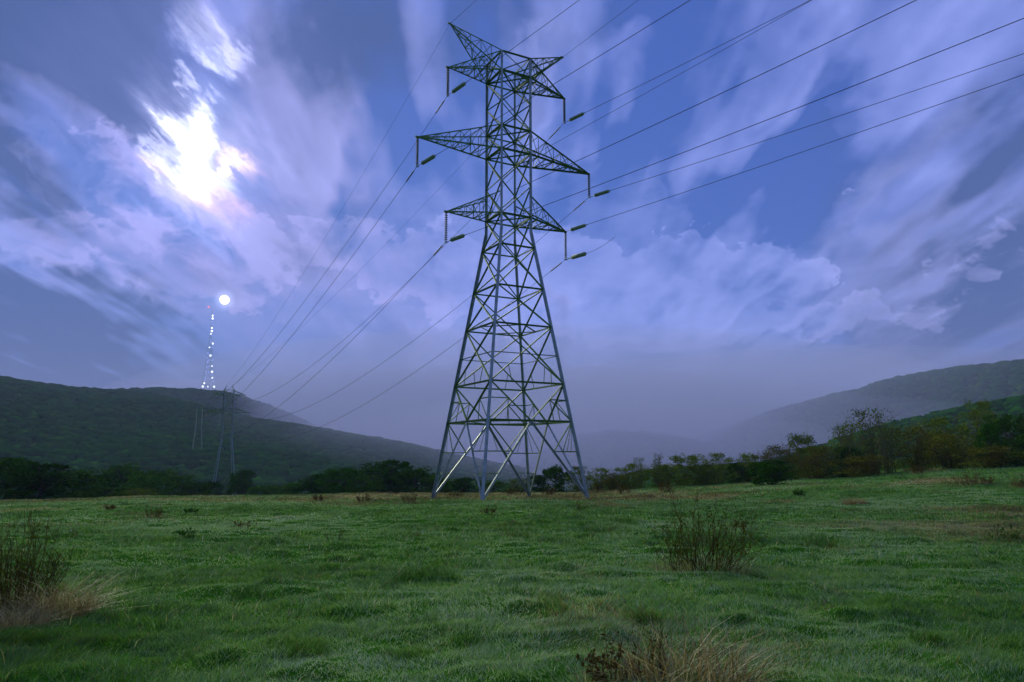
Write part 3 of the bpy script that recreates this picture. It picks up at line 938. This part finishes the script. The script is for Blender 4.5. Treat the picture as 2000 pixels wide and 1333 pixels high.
LAMPS = [(403.5, 717, 1.0), (408.5, 716, 0.8), (404, 699, 0.8), (408, 704, 0.7), (402, 731, 0.8), (411, 733, 0.8), (406, 737, 0.7), (415, 732, 0.9), (409, 748, 0.8), (412.5, 751, 0.9), (401.5, 741, 0.8), (412, 663, .8), (414, 634, 0.9), (413.5, 657, 0.8),
         (415.3, 617, 2.0), (415.3, 622.5, 2.4), (413.5, 629, 1.1), (413.8, 641, 2.1), (413.8, 647, 2.5), (412, 652.5, 1.6), (411.5, 668, 1.2), (415.5, 671.5, 2.1), (409, 679, 1.4), (412, 679, 0.9),
         (406, 690.5, 1.2), (411, 695, 2.2), (414.5, 704, 1.1), (405, 707.5, 1.1), (414, 715.5, 1.6), (402, 726, 1.0), (407, 727, 1.1), (414.2, 726.5, 2.3), (401, 737.5, 1.0), (414.8, 738.5, 1.7), (410, 741, .9),
         (398.8, 744, 1.0), (399, 749, 1.9), (416, 745, 1.3), (396, 755.5, 2.3), (406, 755.5, 1.5), (418, 756, 2.2)]
for i, (lx, ly, lr) in enumerate(LAMPS):
    v, f = ball((lr * 0.78 + 0.2) * DM / F); s = SB(); s.add(v, f)
    o = s.build('lamp', M_bulb if lr > 1.35 else M_bulb2, mast, True)
    o.location = tuple(ray(lx, ly) * (DM - 6) - mb)
v, f = ball(1.9 * DM / F); s = SB(); s.add(v, f); o = s.build('beacon', M_red, mast, True); o['label'] = 'red beacon above the top of the mast'
o.location = tuple(ray(407.5, 600) * DM - mb)
s = SB(); s.rod([mtop, mtop + (0, 0, 10), np.array(o.location)], 0.25, 5); s.build('aerial', M_brace, mast)
DS = 2600.0
v, f = ball(9.0 * DS / F, 32, 18); s = SB(); s.add(v, f); st = s.build('bright_star', M_star, None, True); st.location = tuple(ray(438.5, 586) * DS)
tag(st, 'dazzling round white light in the sky just right of the lamp-strung mast', 'light')


# ------------------------------------------------------------------ plants: builders
def leaf_quads(cen_, size, g, flat=0.0):
    """leaf-sized four-cornered faces at random tilt"""
    n = len(cen_); a = g.normal(size=(n, 3)); a /= np.linalg.norm(a, axis=1)[:, None]
    b = g.normal(size=(n, 3)); b[:, 2] *= 1 - flat; b = np.cross(a, b); b /= np.linalg.norm(b, axis=1)[:, None]
    sz = size * g.uniform(0.5, 1.4, n)[:, None]
    v = np.stack([cen_ - a * sz, cen_ - b * sz * 0.6, cen_ + a * sz, cen_ + b * sz * 0.6], 1)
    return v.reshape(-1, 3), np.arange(4 * n).reshape(-1, 4)


def limbs(g, h, spread, n, r0, base=0.2):
    s = SB(); ends = []
    s.rod([(0, 0, -0.4), (0.03 * h * g.normal(), 0, h * 0.3), (0.05 * h * g.normal(), 0.04 * h * g.normal(), h * 0.72)], [r0, r0 * 0.75, r0 * 0.3], 7)
    for i in range(n):
        a = g.uniform(0, 2 * math.pi); z0 = h * g.uniform(base, 0.6); z1 = z0 + h * g.uniform(0.15, 0.38); rr = spread * g.uniform(0.45, 0.95)
        p1 = np.array([math.cos(a) * rr, math.sin(a) * rr, z1]); p0 = np.array([0, 0, z0])
        m_ = lerp(p0, p1, 0.5) + (0, 0, -0.03 * h)
        s.rod([p0, m_, p1], [r0 * 0.45, r0 * 0.3, r0 * 0.08], 5); ends.append(p1)
        for j in range(3):
            p2 = p1 + np.array([g.normal() * 0.3, g.normal() * 0.3, abs(g.normal()) * 0.25]) * spread; p3 = lerp(m_, p1, g.uniform(0.2, 0.9))
            s.rod([p3, lerp(p3, p2, .5) + (0, 0, .1), p2], [r0 * 0.16, r0 * 0.1, r0 * 0.04], 4); ends.append(p2)
    return s, ends


def crown_mesh(g, h, wid, nclump, nleaf, lsize, m, zlo=0.12):
    """leaf faces gathered in clumps of uneven size through an uneven crown"""
    pts = []
    for i in range(nclump):
        a = g.uniform(0, 2 * math.pi); t = g.uniform(0, 1) ** 0.6
        zz_ = g.uniform(zlo, 1.0); rad = wid / 2 * math.sqrt(max(0.05, 1 - abs((zz_ - 0.48) / 0.56) ** 2.4)) * t * g.uniform(0.75, 1.1)
        c_ = np.array([math.cos(a) * rad, math.sin(a) * rad, zz_ * h * 0.93]); cr = wid * g.uniform(0.07, 0.16)
        k = int(nleaf / nclump * g.uniform(0.5, 1.5)); d = g.normal(size=(k, 3)); d /= np.linalg.norm(d, axis=1)[:, None]
        pts.append(c_ + d * cr * (g.random((k, 1)) ** 0.4) * np.array([1.1, 1.1, 0.8]))
    pts = np.concatenate(pts); pts = pts[pts[:, 2] > 0.02 * h]
    v, f = leaf_quads(pts, lsize, g, 0.3)
    return np_mesh('crown', v, f, m)


PROTO = {}


def tree_proto(kind, var):
    key = (kind, var)
    if key in PROTO: return PROTO[key]
    g = np.random.default_rng(100 + hash(kind + str(var)) % 1 + sum(map(ord, kind)) + var * 17)
    if kind == 'dark': cm = crown_mesh(g, 1.0 * 8, 9, 70, 5200, 0.22, M_leafd, 0.03)
    elif kind == 'green': cm = crown_mesh(g, 8, 9, 60, 4200, 0.22, M_leafm, 0.03)
    elif kind == 'olive': cm = crown_mesh(g, 8, 9, 70, 4600, 0.15, M_leafo, 0.03)
    elif kind == 'brown': cm = crown_mesh(g, 8, 9, 80, 4200, 0.13, M_leafb, 0.0)
    elif kind == 'bare': cm = crown_mesh(g, 8, 7, 60, 1300, 0.12, M_leafo, 0.30)
    if kind in ('dark', 'green'):
        s, e = limbs(g, 8, 4, 9, 0.22); tm = s
        tmat = M_bark
    else:
        # many-stemmed: stems and twigs fanning from the base
        tm = SB(); tmat = M_greystem if kind in ('bare', 'olive') else M_twig
        ns = {'olive': 26, 'brown': 46, 'bare': 15}[kind]; wd_ = {'olive': 3.6, 'brown': 4.2, 'bare': 2.7}[kind]
        for i in range(ns):
            a = g.uniform(0, 2 * math.pi); b0 = g.uniform(0, 0.45) * wd_; rr = wd_ * g.uniform(0.3, 1.0)
            p0 = np.array([math.cos(a) * b0, math.sin(a) * b0, -0.2]); hh = 8 * g.uniform(0.55, 1.0) * math.sqrt(max(0.2, 1 - (rr / wd_ * 0.75) ** 2))
            p1 = np.array([math.cos(a) * rr, math.sin(a) * rr, hh]); m_ = lerp(p0, p1, 0.55) - np.array([math.cos(a), math.sin(a), 0]) * 0.3
            r0 = 0.11 if kind == 'bare' else 0.05
            tm.rod([p0, m_, p1], [r0, r0 * 0.6, r0 * 0.2], 4)
            for j in range(9):
                q = lerp(m_, p1, g.random()) if j % 3 else lerp(p0, m_, g.uniform(0.4, 1)); e_ = q + np.array([g.normal() * 0.8, g.normal() * 0.8, abs(g.normal()) * 1.1 + 0.4])
                tm.rod([q, e_], [r0 * 0.35, r0 * 0.12], 3)
                for jj in range(2):
                    q2 = lerp(q, e_, g.random()); tm.rod([q2, q2 + np.array([g.normal() * 0.4, g.normal() * 0.4, abs(g.normal()) * 0.5])], [r0 * 0.2, r0 * 0.1], 3)
    s_me = bpy.data.meshes.new('trunk'); s_me.from_pydata([tuple(x) for x in np.concatenate(tm.v)], [], tm.f); s_me.materials.append(tmat)
    s_me.polygons.foreach_set('use_smooth', [True] * len(s_me.polygons)); s_me.update()
    PROTO[key] = (cm, s_me); return PROTO[key]


def put_tree(kind, var, px, ytop, wpx, dist, label, name='tree', cat='tree', rz=None, group=None, ybase=None):
    p = place(px, dist); top = ray(px, ytop)[2] * dist
    if ybase is not None: p[2] = ray(px, ybase)[2] * dist
    h = max(1.0, top - p[2]); wd_ = wpx / F * dist
    cm, tm = tree_proto(kind, var)
    root = empty(name, (p[0], p[1], p[2] - 0.1), rz if rz is not None else random.uniform(0, 6.28))
    tag(root, label, cat, group)
    base_w = 9.0 if kind != 'bare' else 6.5
    for nm, me in (('crown', cm), ('trunk', tm)):
        o = obj(nm, me, root); o.scale = (wd_ / base_w, wd_ / base_w, h / 8.0)
    return root


GL = 'trees and bushes of the left hedge line'
GRT = 'trees and bushes along the right field edge'
TREES = [
    # left: dark hedge below the hill
    ('dark', 0, 20, 893, 150, 112, 'large dark tree at the far left end of the hedge'),
    ('dark', 1, 85, 903, 150, 104, 'broad nearly black bush next to the large end tree of the left hedge'),
    ('green', 0, 150, 915, 110, 118, 'rounded dark green bush third from the left end of the hedge'),
    ('dark', 2, 205, 925, 90, 128, 'dark bush between two paler ones in the left hedge'),
    ('green', 1, 252, 907, 120, 170, 'taller pale green tree standing behind the left hedge'),
    ('green', 2, 215, 948, 90, 112, 'low pale green bush at the field edge in the left hedge'),
    ('green', 0, 290, 925, 100, 150, 'dull green bush midway along the left hedge'),
    ('green', 1, 335, 918, 100, 175, 'round green tree behind the hedge left of the distant pylon'),
    ('olive', 0, 270, 952, 90, 118, 'low olive bush on the field edge under the pale tree'),
    ('green', 2, 380, 938, 90, 150, 'low green bush just left of the distant pylon'),
    ('dark', 0, 415, 940, 60, 170, 'small dark bush behind the left leg of the distant pylon'),
    ('dark', 1, 478, 916, 66, 200, 'dark upright tree just right of the distant pylon'),
    ('green', 0, 525, 946, 80, 150, 'low green bush right of the dark upright tree'),
    ('green', 1, 572, 942, 80, 150, 'low rounded bush between the distant pylon and the big hedge trees'),
    ('dark', 2, 625, 925, 90, 140, 'dark rounded tree at the left end of the clump left of the big pylon'),
    ('dark', 0, 675, 913, 110, 132, 'broad dark tree in the clump left of the big pylon'),
    ('green', 2, 715, 925, 80, 128, 'smaller green tree in front of the tallest one left of the big pylon'),
    ('dark', 1, 762, 897, 120, 140, 'tallest domed tree of the clump left of the big pylon'),
    ('green', 0, 812, 912, 90, 135, 'green tree on the right shoulder of the tallest domed tree'),
    ('green', 1, 855, 928, 80, 132, 'low green tree beside the left foot of the big pylon'),
    ('dark', 2, 905, 932, 80, 140, 'low dark bush seen between the left legs of the big pylon'),
    ('green', 2, 960, 936, 80, 140, 'low green bush seen behind the front leg of the big pylon'),
    ('olive', 1, 1010, 934, 70, 150, 'small olive bush seen through the middle of the big pylon'),
    ('green', 0, 1085, 908, 76, 140, 'rounded tree seen between the right legs of the big pylon'),
    ('green', 1, 1050, 926, 60, 135, 'low green bush left of the rounded tree between the right pylon legs'),
    ('olive', 0, 1130, 908, 54, 122, 'pale bush behind the right foot of the big pylon'),
    # middle right: paler, in the mist
    ('olive', 1, 1175, 912, 66, 116, 'small pale bush just right of the big pylon'),
    ('olive', 0, 1230, 903, 80, 114, 'yellowish low tree a little right of the big pylon'),
    ('bare', 0, 1248, 890, 36, 118, 'thin leafless tree behind the yellowish low tree', ),
    ('bare', 1, 1285, 880, 30, 118, 'slender bare sapling left of the round olive tree'),
    ('olive', 2, 1340, 886, 116, 112, 'round olive green tree in the mist between pylon and right slope'),
    ('olive', 0, 1402, 882, 76, 114, 'misty pale tree right of the round olive tree'),
    ('green', 0, 1440, 900, 50, 110, 'small green bush at the field edge before the brown thicket'),
    ('dark', 1, 1505, 896, 100, 88, 'low dark green bush at the left foot of the brown thicket'),
    ('brown', 0, 1515, 868, 110, 108, 'leftmost brown twiggy thicket on the right field edge'),
    ('olive', 2, 1568, 845, 90, 108, 'domed pale thicket above the brown one'),
    ('brown', 1, 1600, 868, 110, 98, 'brown thicket beneath the domed pale one'),
    ('bare', 2, 1655, 806, 60, 96, 'slim crooked tree with small leaf tufts on the right slope'),
    ('dark', 2, 1655, 870, 70, 96, 'dark evergreen shrub round the foot of the slim crooked tree'),
    ('bare', 0, 1700, 792, 110, 100, 'tall bare fan-shaped tree on the right slope'),
    ('bare', 1, 1735, 815, 70, 96, 'second bare tree leaning right beside the tall fan-shaped one'),
    ('brown', 2, 1690, 885, 120, 90, 'low brown scrub under the two bare trees'),
    ('brown', 0, 1790, 828, 110, 98, 'brown thicket right of the two bare trees'),
    ('olive', 1, 1840, 812, 110, 106, 'olive topped thicket between the bare trees and the almost black bush'),
    ('brown', 1, 1860, 845, 120, 92, 'brown thicket in front of the olive topped one'),
    ('olive', 0, 1920, 778, 80, 108, 'tallest leafy tree rising from the thicket on the right slope'),
    ('dark', 0, 1937, 826, 56, 86, 'small almost black bush in the thicket on the right slope'),
    ('green', 2, 1975, 802, 110, 100, 'green leafy bush behind and right of the almost black bush'),
    ('green', 1, 2010, 845, 120, 84, 'low green bush farthest to the right, past the almost black bush'),
    ('brown', 2, 1935, 868, 120, 84, 'low brown scrub in front of the almost black bush'),
    ('olive', 2, 1462, 884, 80, 110, 'low olive scrub left of the dark green bush'),
    ('olive', 1, 1290, 905, 70, 112, 'low pale bush between the yellowish tree and the round olive tree'),
    ('olive', 1, 1375, 903, 66, 110, 'low pale bush in front of the round olive tree'),
    ('brown', 2, 1200, 922, 60, 112, 'low brown scrub between the small pale bush and the yellowish tree'),
]
for t_ in TREES:
    k, var, px_, yt, wp, ds, lab = t_[:7]
    bush = any(w_ in lab.split(' in ')[0] for w_ in ('bush', 'thicket', 'scrub', 'shrub'))
    put_tree(k, var, px_, yt, wp, ds, lab, 'bush' if bush else 'tree', 'bush' if bush else 'tree', group=GL if px_ < 1150 else GRT)


# ------------------------------------------------------------------ field plants
def shrub_parts(g, h, wid, nst, r0, leafm, nleaf, lsize, stem_m, root, heads=None, upright=0.7):
    s = SB(); lp = []
    for i in range(nst):
        a = g.uniform(0, 2 * math.pi); b0 = wid * 0.30 * math.sqrt(g.random()); rr = b0 + wid * 0.5 * g.uniform(0.05, 0.6) * (1.2 - upright)
        hh = h * g.uniform(0.35, 1.0) * (1 - 0.45 * (b0 / (wid * 0.3 + 1e-6)) ** 2)
        a2 = a + g.normal() * 0.3
        p = [np.array([math.cos(a) * b0, math.sin(a) * b0, -0.05])]
        e_ = np.array([math.cos(a2) * rr, math.sin(a2) * rr, hh]); k = 5
        for j in range(1, k + 1):
            q = lerp(p[0], e_, j / k) + g.normal(size=3) * 0.018 * h * (1 if j < k else .4); p.append(q)
        s.rod(p, np.linspace(r0, r0 * 0.25, k + 1), 4)
        for j in range(5):
            q = p[g.integers(2, k + 1)]; e2 = q + np.array([g.normal() * 0.09, g.normal() * 0.09, g.uniform(0.06, 0.2)]) * h
            s.rod([q, lerp(q, e2, .5) + g.normal(size=3) * .01, e2], [r0 * 0.45, r0 * 0.3, r0 * 0.15], 3)
            lp += [lerp(q, e2, g.random()) + g.normal(size=3) * 0.015 * h for _ in range(2)] + [e2]
        lp += [lerp(p[j], p[j + 1], g.random()) + g.normal(size=3) * 0.02 * h for j in range(1, k)]
    s.build('stem', stem_m, root)
    lp = np.array(lp); lp = lp[g.permutation(len(lp))[:nleaf]]
    if len(lp):
        v, f = leaf_quads(lp, lsize, g); obj('foliage', np_mesh('foliage', v, f, leafm), root)


def grass_tuft(g, h, wid, nb, m, name, root, bend=0.5, dry=0.9, bw=0.005):
    v = []; f = []; at_d = []; at_r = []
    for i in range(nb):
        a = g.uniform(0, 2 * math.pi); r_ = wid * 0.5 * math.sqrt(g.random()) * 0.9; a2 = a + g.normal() * 1.3
        b0 = np.array([math.cos(a) * r_, math.sin(a) * r_, -0.02]); hh = h * g.uniform(0.2, 1.0) ** 1.2 * (1.05 - 0.5 * (r_ / (wid * 0.5)) ** 2); lean = h * bend * g.uniform(0.2, 1.5)
        d = np.array([math.cos(a2), math.sin(a2), 0]); side = np.array([-d[1], d[0], 0]) * bw * g.uniform(0.6, 1.5)
        if g.random() < .5: side = np.array([bw, 0, 0]) * g.uniform(0.6, 1.5)
        n0 = len(v)
        for t in (0, 0.35, 0.7, 1.0):
            c_ = b0 + d * lean * t ** 2 + np.array([0, 0, hh * (t - 0.25 * t ** 3 * bend)])
            v += [c_ - side * (1 - 0.8 * t), c_ + side * (1 - 0.8 * t)]
        for j in range(3): f.append((n0 + 2 * j, n0 + 2 * j + 1, n0 + 2 * j + 3, n0 + 2 * j + 2))
        rv = g.random(); at_d += [min(1, dry * g.uniform(0.7, 1.2))] * 8; at_r += [rv] * 8
    me = np_mesh(name, np.array(v), np.array(f), m, False, {'dry': at_d, 'rnd': at_r})
    return obj(name, me, root)


def weed(px, py, hpx, wpx, kind, label, name='weed', cat='weed', seed=0, group=None):
    p = ground_hit(px, py)
    h = hpx * p[1] / F; wd_ = wpx * p[1] / F; g = np.random.default_rng(seed + int(px) * 7 + int(py))
    if kind in ('tussock', 'greentuft'):
        ft = max(1.0, p[1] / 22.0)
        o = grass_tuft(g, h, wd_, 620 if kind == 'tussock' else 300, M_grass, name, None, 0.8 if kind == 'tussock' else 0.5, 1.0 if kind == 'tussock' else 0.0, 0.0045 * ft)
        o.location = tuple(p); return tag(o, label, cat, group)
    root = empty(name, tuple(p)); tag(root, label, cat, group)
    fat = max(1.0, p[1] / 22.0)
    if kind == 'shrub': shrub_parts(g, h * 1.08, wd_ * 1.1, 74, 0.009, M_leafb, 3000, 0.021, M_twig, root, upright=-0.1); grass_tuft(g, h * 0.30, wd_ * 1.1, 520, M_grass, 'undergrowth', root, 0.8, 0.6)
    elif kind == 'broom': shrub_parts(g, h * 1.05, wd_ * 1.05, 100, 0.008, M_leafb, 2600, 0.014, M_twig, root, upright=0.45); grass_tuft(g, h * 0.26, wd_, 260, M_grass, 'undergrowth', root, 0.8, 0.8)
    elif kind == 'twiggy': shrub_parts(g, h, wd_, 14, 0.006 * fat, M_russet, 60, 0.015 * fat, M_twig, root, upright=0.1)
    elif kind == 'brown': shrub_parts(g, h, wd_, 22, 0.006 * fat, M_russet, 220, 0.022 * fat, M_twig, root, upright=0.2); grass_tuft(g, h * 0.6, wd_ * 1.3, 120, M_grass, 'undergrowth', root, 0.5, 0.9, 0.004 * fat)
    elif kind == 'dark': shrub_parts(g, h, wd_, 20, 0.005 * fat, M_leafd, 260, 0.026 * fat, M_twig, root, upright=0.2)
    elif kind == 'white': shrub_parts(g, h, wd_, 16, 0.005 * fat, M_leafb, 120, 0.02 * fat, M_twig, root, upright=0.1); v, f = leaf_quads(np.stack([g.normal(size=24) * wd_ * .22, g.normal(size=24) * .1, h * g.uniform(.5, 1, 24)], 1), 0.014 * fat, g); obj('flower', np_mesh('flower', v, f, M_white), root)
    return root


weed(1372, 1118, 150, 185, 'shrub', 'knee-high brown twiggy shrub standing alone in the grass right of the big pylon', 'shrub', 'shrub')
weed(28, 1188, 172, 185, 'broom', 'green and brown upright-stemmed shrub with dark stems, far left in the meadow', 'shrub', 'shrub')
weed(112, 1200, 105, 150, 'tussock', 'reddish dry grass tussock just right of the upright-stemmed shrub', 'grass_tussock', 'grass tussock')
weed(20, 1225, 60, 130, 'tussock', 'pale straw grass at the foot of the upright-stemmed shrub', 'grass_tussock', 'grass tussock', 3)
weed(1345, 1338, 150, 300, 'tussock', 'large pale straw grass tussock nearest the camera, below the lone shrub', 'grass_tussock', 'grass tussock', 5)
weed(1195, 1338, 90, 110, 'brown', 'brown leafy weed stems left of the large straw tussock', 'weed', 'weed')
weed(1285, 1325, 120, 40, 'twiggy', 'single tall dark stalk rising between the leafy weed and the straw tussock', 'weed', 'weed')
weed(655, 1056, 34, 52, 'twiggy', 'small reddish twig tuft left of centre in the meadow', 'weed', 'weed')
weed(365, 1052, 24, 34, 'dark', 'small dark green tuft in the left meadow', 'weed', 'weed')
weed(132, 1052, 26, 60, 'white', 'brown weed with pale seed heads behind the upright-stemmed shrub', 'weed', 'weed')
weed(815, 1050, 14, 40, 'white', 'low weed with tiny white flowers in mid meadow', 'weed', 'weed')
weed(1895, 948, 34, 46, 'brown', 'bushy brown weed below the almost black bush on the right slope', 'weed', 'weed')
weed(1925, 945, 16, 34, 'brown', 'smaller brown weed touching the bushy brown weed on the right slope', 'weed', 'weed')
weed(1992, 953, 26, 34, 'brown', 'brown weed farthest right in the upper meadow', 'weed', 'weed')
weed(1968, 1056, 34, 80, 'dark', 'dark broad weed patch far right in the middle of the meadow', 'weed', 'weed')
weed(1670, 985, 20, 46, 'tussock', 'pale dry tussock in the upper right meadow', 'grass_tussock', 'grass tussock')
weed(1562, 968, 12, 22, 'dark', 'tiny dark tuft in the upper right meadow', 'weed', 'weed')
weed(1792, 926, 18, 26, 'brown', 'brown tuft just below the right thicket', 'weed', 'weed')
weed(1300, 962, 26, 30, 'brown', 'upright brown weed right of the big pylon at the crest', 'weed', 'weed')
weed(1218, 966, 22, 48, 'brown', 'wide reddish brown weed clump right of the big pylon', 'weed', 'weed')
weed(1165, 964, 24, 34, 'brown', 'reddish brown weed touching the right foot of the big pylon', 'weed', 'weed')
weed(1138, 1002, 28, 30, 'twiggy', 'thin brown weed below the right foot of the big pylon', 'weed', 'weed')
weed(1445, 1034, 20, 26, 'brown', 'small red brown tuft just right of the lone shrub', 'weed', 'weed')
weed(955, 1003, 14, 40, 'brown', 'low brown tuft in front of the near pylon foot', 'weed', 'weed')
weed(890, 972, 16, 40, 'brown', 'rust brown tuft between the left and near pylon feet', 'weed', 'weed')
weed(1005, 968, 16, 44, 'brown', 'rust brown tuft under the middle of the pylon', 'weed', 'weed')
weed(1075, 968, 18, 44, 'brown', 'rust brown tuft between the near and right pylon feet', 'weed', 'weed')
weed(800, 984, 22, 40, 'brown', 'brown weed clump left of the big pylon', 'weed', 'weed')
weed(712, 982, 20, 40, 'brown', 'brown weed clump farther left of the big pylon', 'weed', 'weed')
weed(620, 978, 14, 26, 'brown', 'small brown weed at the crest, left of the pylon clumps', 'weed', 'weed')
weed(300, 1010, 20, 40, 'brown', 'reddish weed in the left meadow below the distant pylon', 'weed', 'weed')
weed(475, 1032, 16, 44, 'brown', 'low brown patch in the left middle meadow', 'weed', 'weed')
weed(215, 996, 10, 24, 'brown', 'tiny brown tuft near the left hedge', 'weed', 'weed')
weed(372, 1002, 10, 26, 'dark', 'dark low tuft in the meadow under the distant pylon', 'weed', 'weed')
weed(1210, 1052, 20, 60, 'greentuft', 'long green grass tuft left of the lone shrub', 'grass_tussock', 'grass tussock')
weed(1442, 1118, 44, 70, 'greentuft', 'lush green grass at the right foot of the lone shrub', 'grass_tussock', 'grass tussock')


# ------------------------------------------------------------------ the sward: grass blades over the meadow
def blades():
    g = np.random.default_rng(4)
    X = []; Y = []; H = []; W = []
    for (d0, d1, dens, hh, bw) in ((4.3, 9, 2600, 0.075, 0.0032), (9, 16, 1050, 0.085, 0.0050), (16, 30, 330, 0.095, 0.0095), (30, 60, 80, 0.11, 0.020), (60, 112, 24, 0.13, 0.042)):
        area = 1.62 * (d1 * d1 - d0 * d0) / 2; n = int(area * dens)
        d = np.sqrt(g.uniform(d0 * d0, d1 * d1, n)); s_ = g.uniform(-0.80, 0.82, n)
        X.append(s_ * d); Y.append(d); H.append(np.full(n, hh)); W.append(np.full(n, bw))
    x = np.concatenate(X); y = np.concatenate(Y); hh = np.concatenate(H); bw = np.concatenate(W)
    cl = fbm(x / 0.28, y / 0.28, 91, 2); keep = g.random(len(x)) < np.where(y < 30, 0.35 + 1.1 * cl, 1.0)
    x, y, hh, bw, cl = x[keep], y[keep], hh[keep], bw[keep], cl[keep]
    n = len(x); tall = fbm(x / 1.7, y / 2.4, 33, 3); big = fbm(x / 5, y / 7, 44, 2)
    h = hh * (0.45 + 1.1 * np.clip(tall * 1.6 - 0.3, 0, 1.3)) * (0.6 + 0.8 * cl) * g.uniform(0.5, 1.35, n)
    tuft = sst(vn(x / 0.50, y / 0.40, 61), 0.74, 0.88) * sst(fbm(x / 3.5, y / 3.0, 63, 2), 0.42, 0.58)
    h *= 1 + 0.8 * tuft
    stray = g.random(n) < 0.003; h = np.where(stray & (y < 30), h * 2.3, h)
    dr = dry_at(x, y); isdry = (g.random(n) < np.clip(dr * 1.2 + 0.035, 0, 0.95)).astype(float)
    h *= 1 + 0.5 * isdry * (dr > 0.3) * (y > 40)
    z = T(x, y) - 0.01
    wind = fbm(x / 0.7, y / 0.7, 77, 2) * 6.28 * 2
    a = wind + g.normal(size=n) * 1.1; lean = h * g.uniform(0.25, 1.15, n)
    dxy = np.stack([np.cos(a), np.sin(a)], -1)
    fa = g.uniform(-0.9, 0.9, n); sd = np.stack([np.cos(fa), np.sin(fa)], -1) * bw[:, None]
    ts = (0.0, 0.5, 1.0); vs = []
    for t in ts:
        cx = x + dxy[:, 0] * lean * t ** 1.7; cy = y + dxy[:, 1] * lean * t ** 1.7; cz = z + h * (t - 0.22 * t * t)
        if t < 1:
            k = 1 - 0.35 * t
            vs.append(np.stack([cx - sd[:, 0] * k, cy - sd[:, 1] * k, cz], -1)); vs.append(np.stack([cx + sd[:, 0] * k, cy + sd[:, 1] * k, cz], -1))
        else: vs.append(np.stack([cx, cy, cz], -1))
    V_ = np.stack(vs, 1).reshape(-1, 3); b0 = np.arange(n)[:, None] * 5
    quad = b0 + np.array([[0, 1, 3, 2]]); tri = b0 + np.array([[2, 3, 4]])
    isdry = np.where(stray, 0.75, isdry)
    rn = np.clip(g.normal(0.46, 0.22, n) - 0.42 * tuft + 0.3 * stray + 0.75 * (big - 0.5) + 0.8 * (0.5 - tall), 0, 1)
    me = np_mesh('grass', V_, [quad, tri], M_grass, False, {'dry': np.repeat(isdry * g.uniform(.6, 1, n), 5), 'rnd': np.repeat(rn, 5)})
    tag(obj('grass', me), 'short green pasture grass covering the whole meadow', 'grass', kind='stuff')
    print('blades', n)


blades()

# ------------------------------------------------------------------ air
def volbox(name, lo, hi, dens, col, label):
    v = [(x_, y_, z_) for x_ in (lo[0], hi[0]) for y_ in (lo[1], hi[1]) for z_ in (lo[2], hi[2])]
    f = [(0, 1, 3, 2), (4, 6, 7, 5), (0, 4, 5, 1), (2, 3, 7, 6), (0, 2, 6, 4), (1, 5, 7, 3)]
    me = bpy.data.meshes.new(name); me.from_pydata(v, [], f)
    m = bpy.data.materials.new(name); m.use_nodes = True; t = m.node_tree; t.nodes.clear()
    pv_ = t.nodes.new('ShaderNodeVolumePrincipled'); out = t.nodes.new('ShaderNodeOutputMaterial')
    pv_.inputs['Color'].default_value = (*col, 1); pv_.inputs['Density'].default_value = dens
    t.links.new(pv_.outputs[0], out.inputs['Volume']); me.materials.append(m)
    o = obj(name, me); tag(o, label, 'haze', kind='stuff'); return o


volbox('haze', (-4800, -300, -62), (4800, 5200, 430), 0.00012, (0.50, 0.62, 0.95), 'thin bluish night haze filling the valley')
# the banks of low cloud lying in the valley mouth behind the pylon
for (loc, sc_, dn, lab) in (((150, 2900, 40), (1900, 1050, 450), 0.00050, 'wide thin bank of low cloud across the valley behind the big pylon'),
                            ((-80, 2580, -20), (1800, 1000, 320), 0.00085, 'denser low cloud resting on the valley floor, wrapped in the wide thin bank'),
                            ((60, 1030, -25), (440, 380, 105), 0.00055, 'small low bank of fog lying across the foot of the left hill, behind the pylon legs'),
                            ((140, 1080, -25), (740, 440, 125), 0.00035, 'long thin veil of fog reaching from the left hill across behind the pylon legs'),
                            ((620, 1700, -25), (950, 900, 250), 0.00065, 'small low bank of fog lying along the foot of the right hill')):
    v, f = ball(1.0, 48, 24); s = SB(); s.add(v * np.array(sc_), f)
    m = bpy.data.materials.new('fog'); m.use_nodes = True; t = m.node_tree; t.nodes.clear()
    pv_ = t.nodes.new('ShaderNodeVolumePrincipled'); out = t.nodes.new('ShaderNodeOutputMaterial')
    pv_.inputs['Color'].default_value = (0.60, 0.66, 1.0, 1); pv_.inputs['Density'].default_value = dn
    t.links.new(pv_.outputs[0], out.inputs['Volume'])
    o = s.build('fog', m, None, True); o.location = loc
    tag(o, lab, 'fog', kind='stuff')
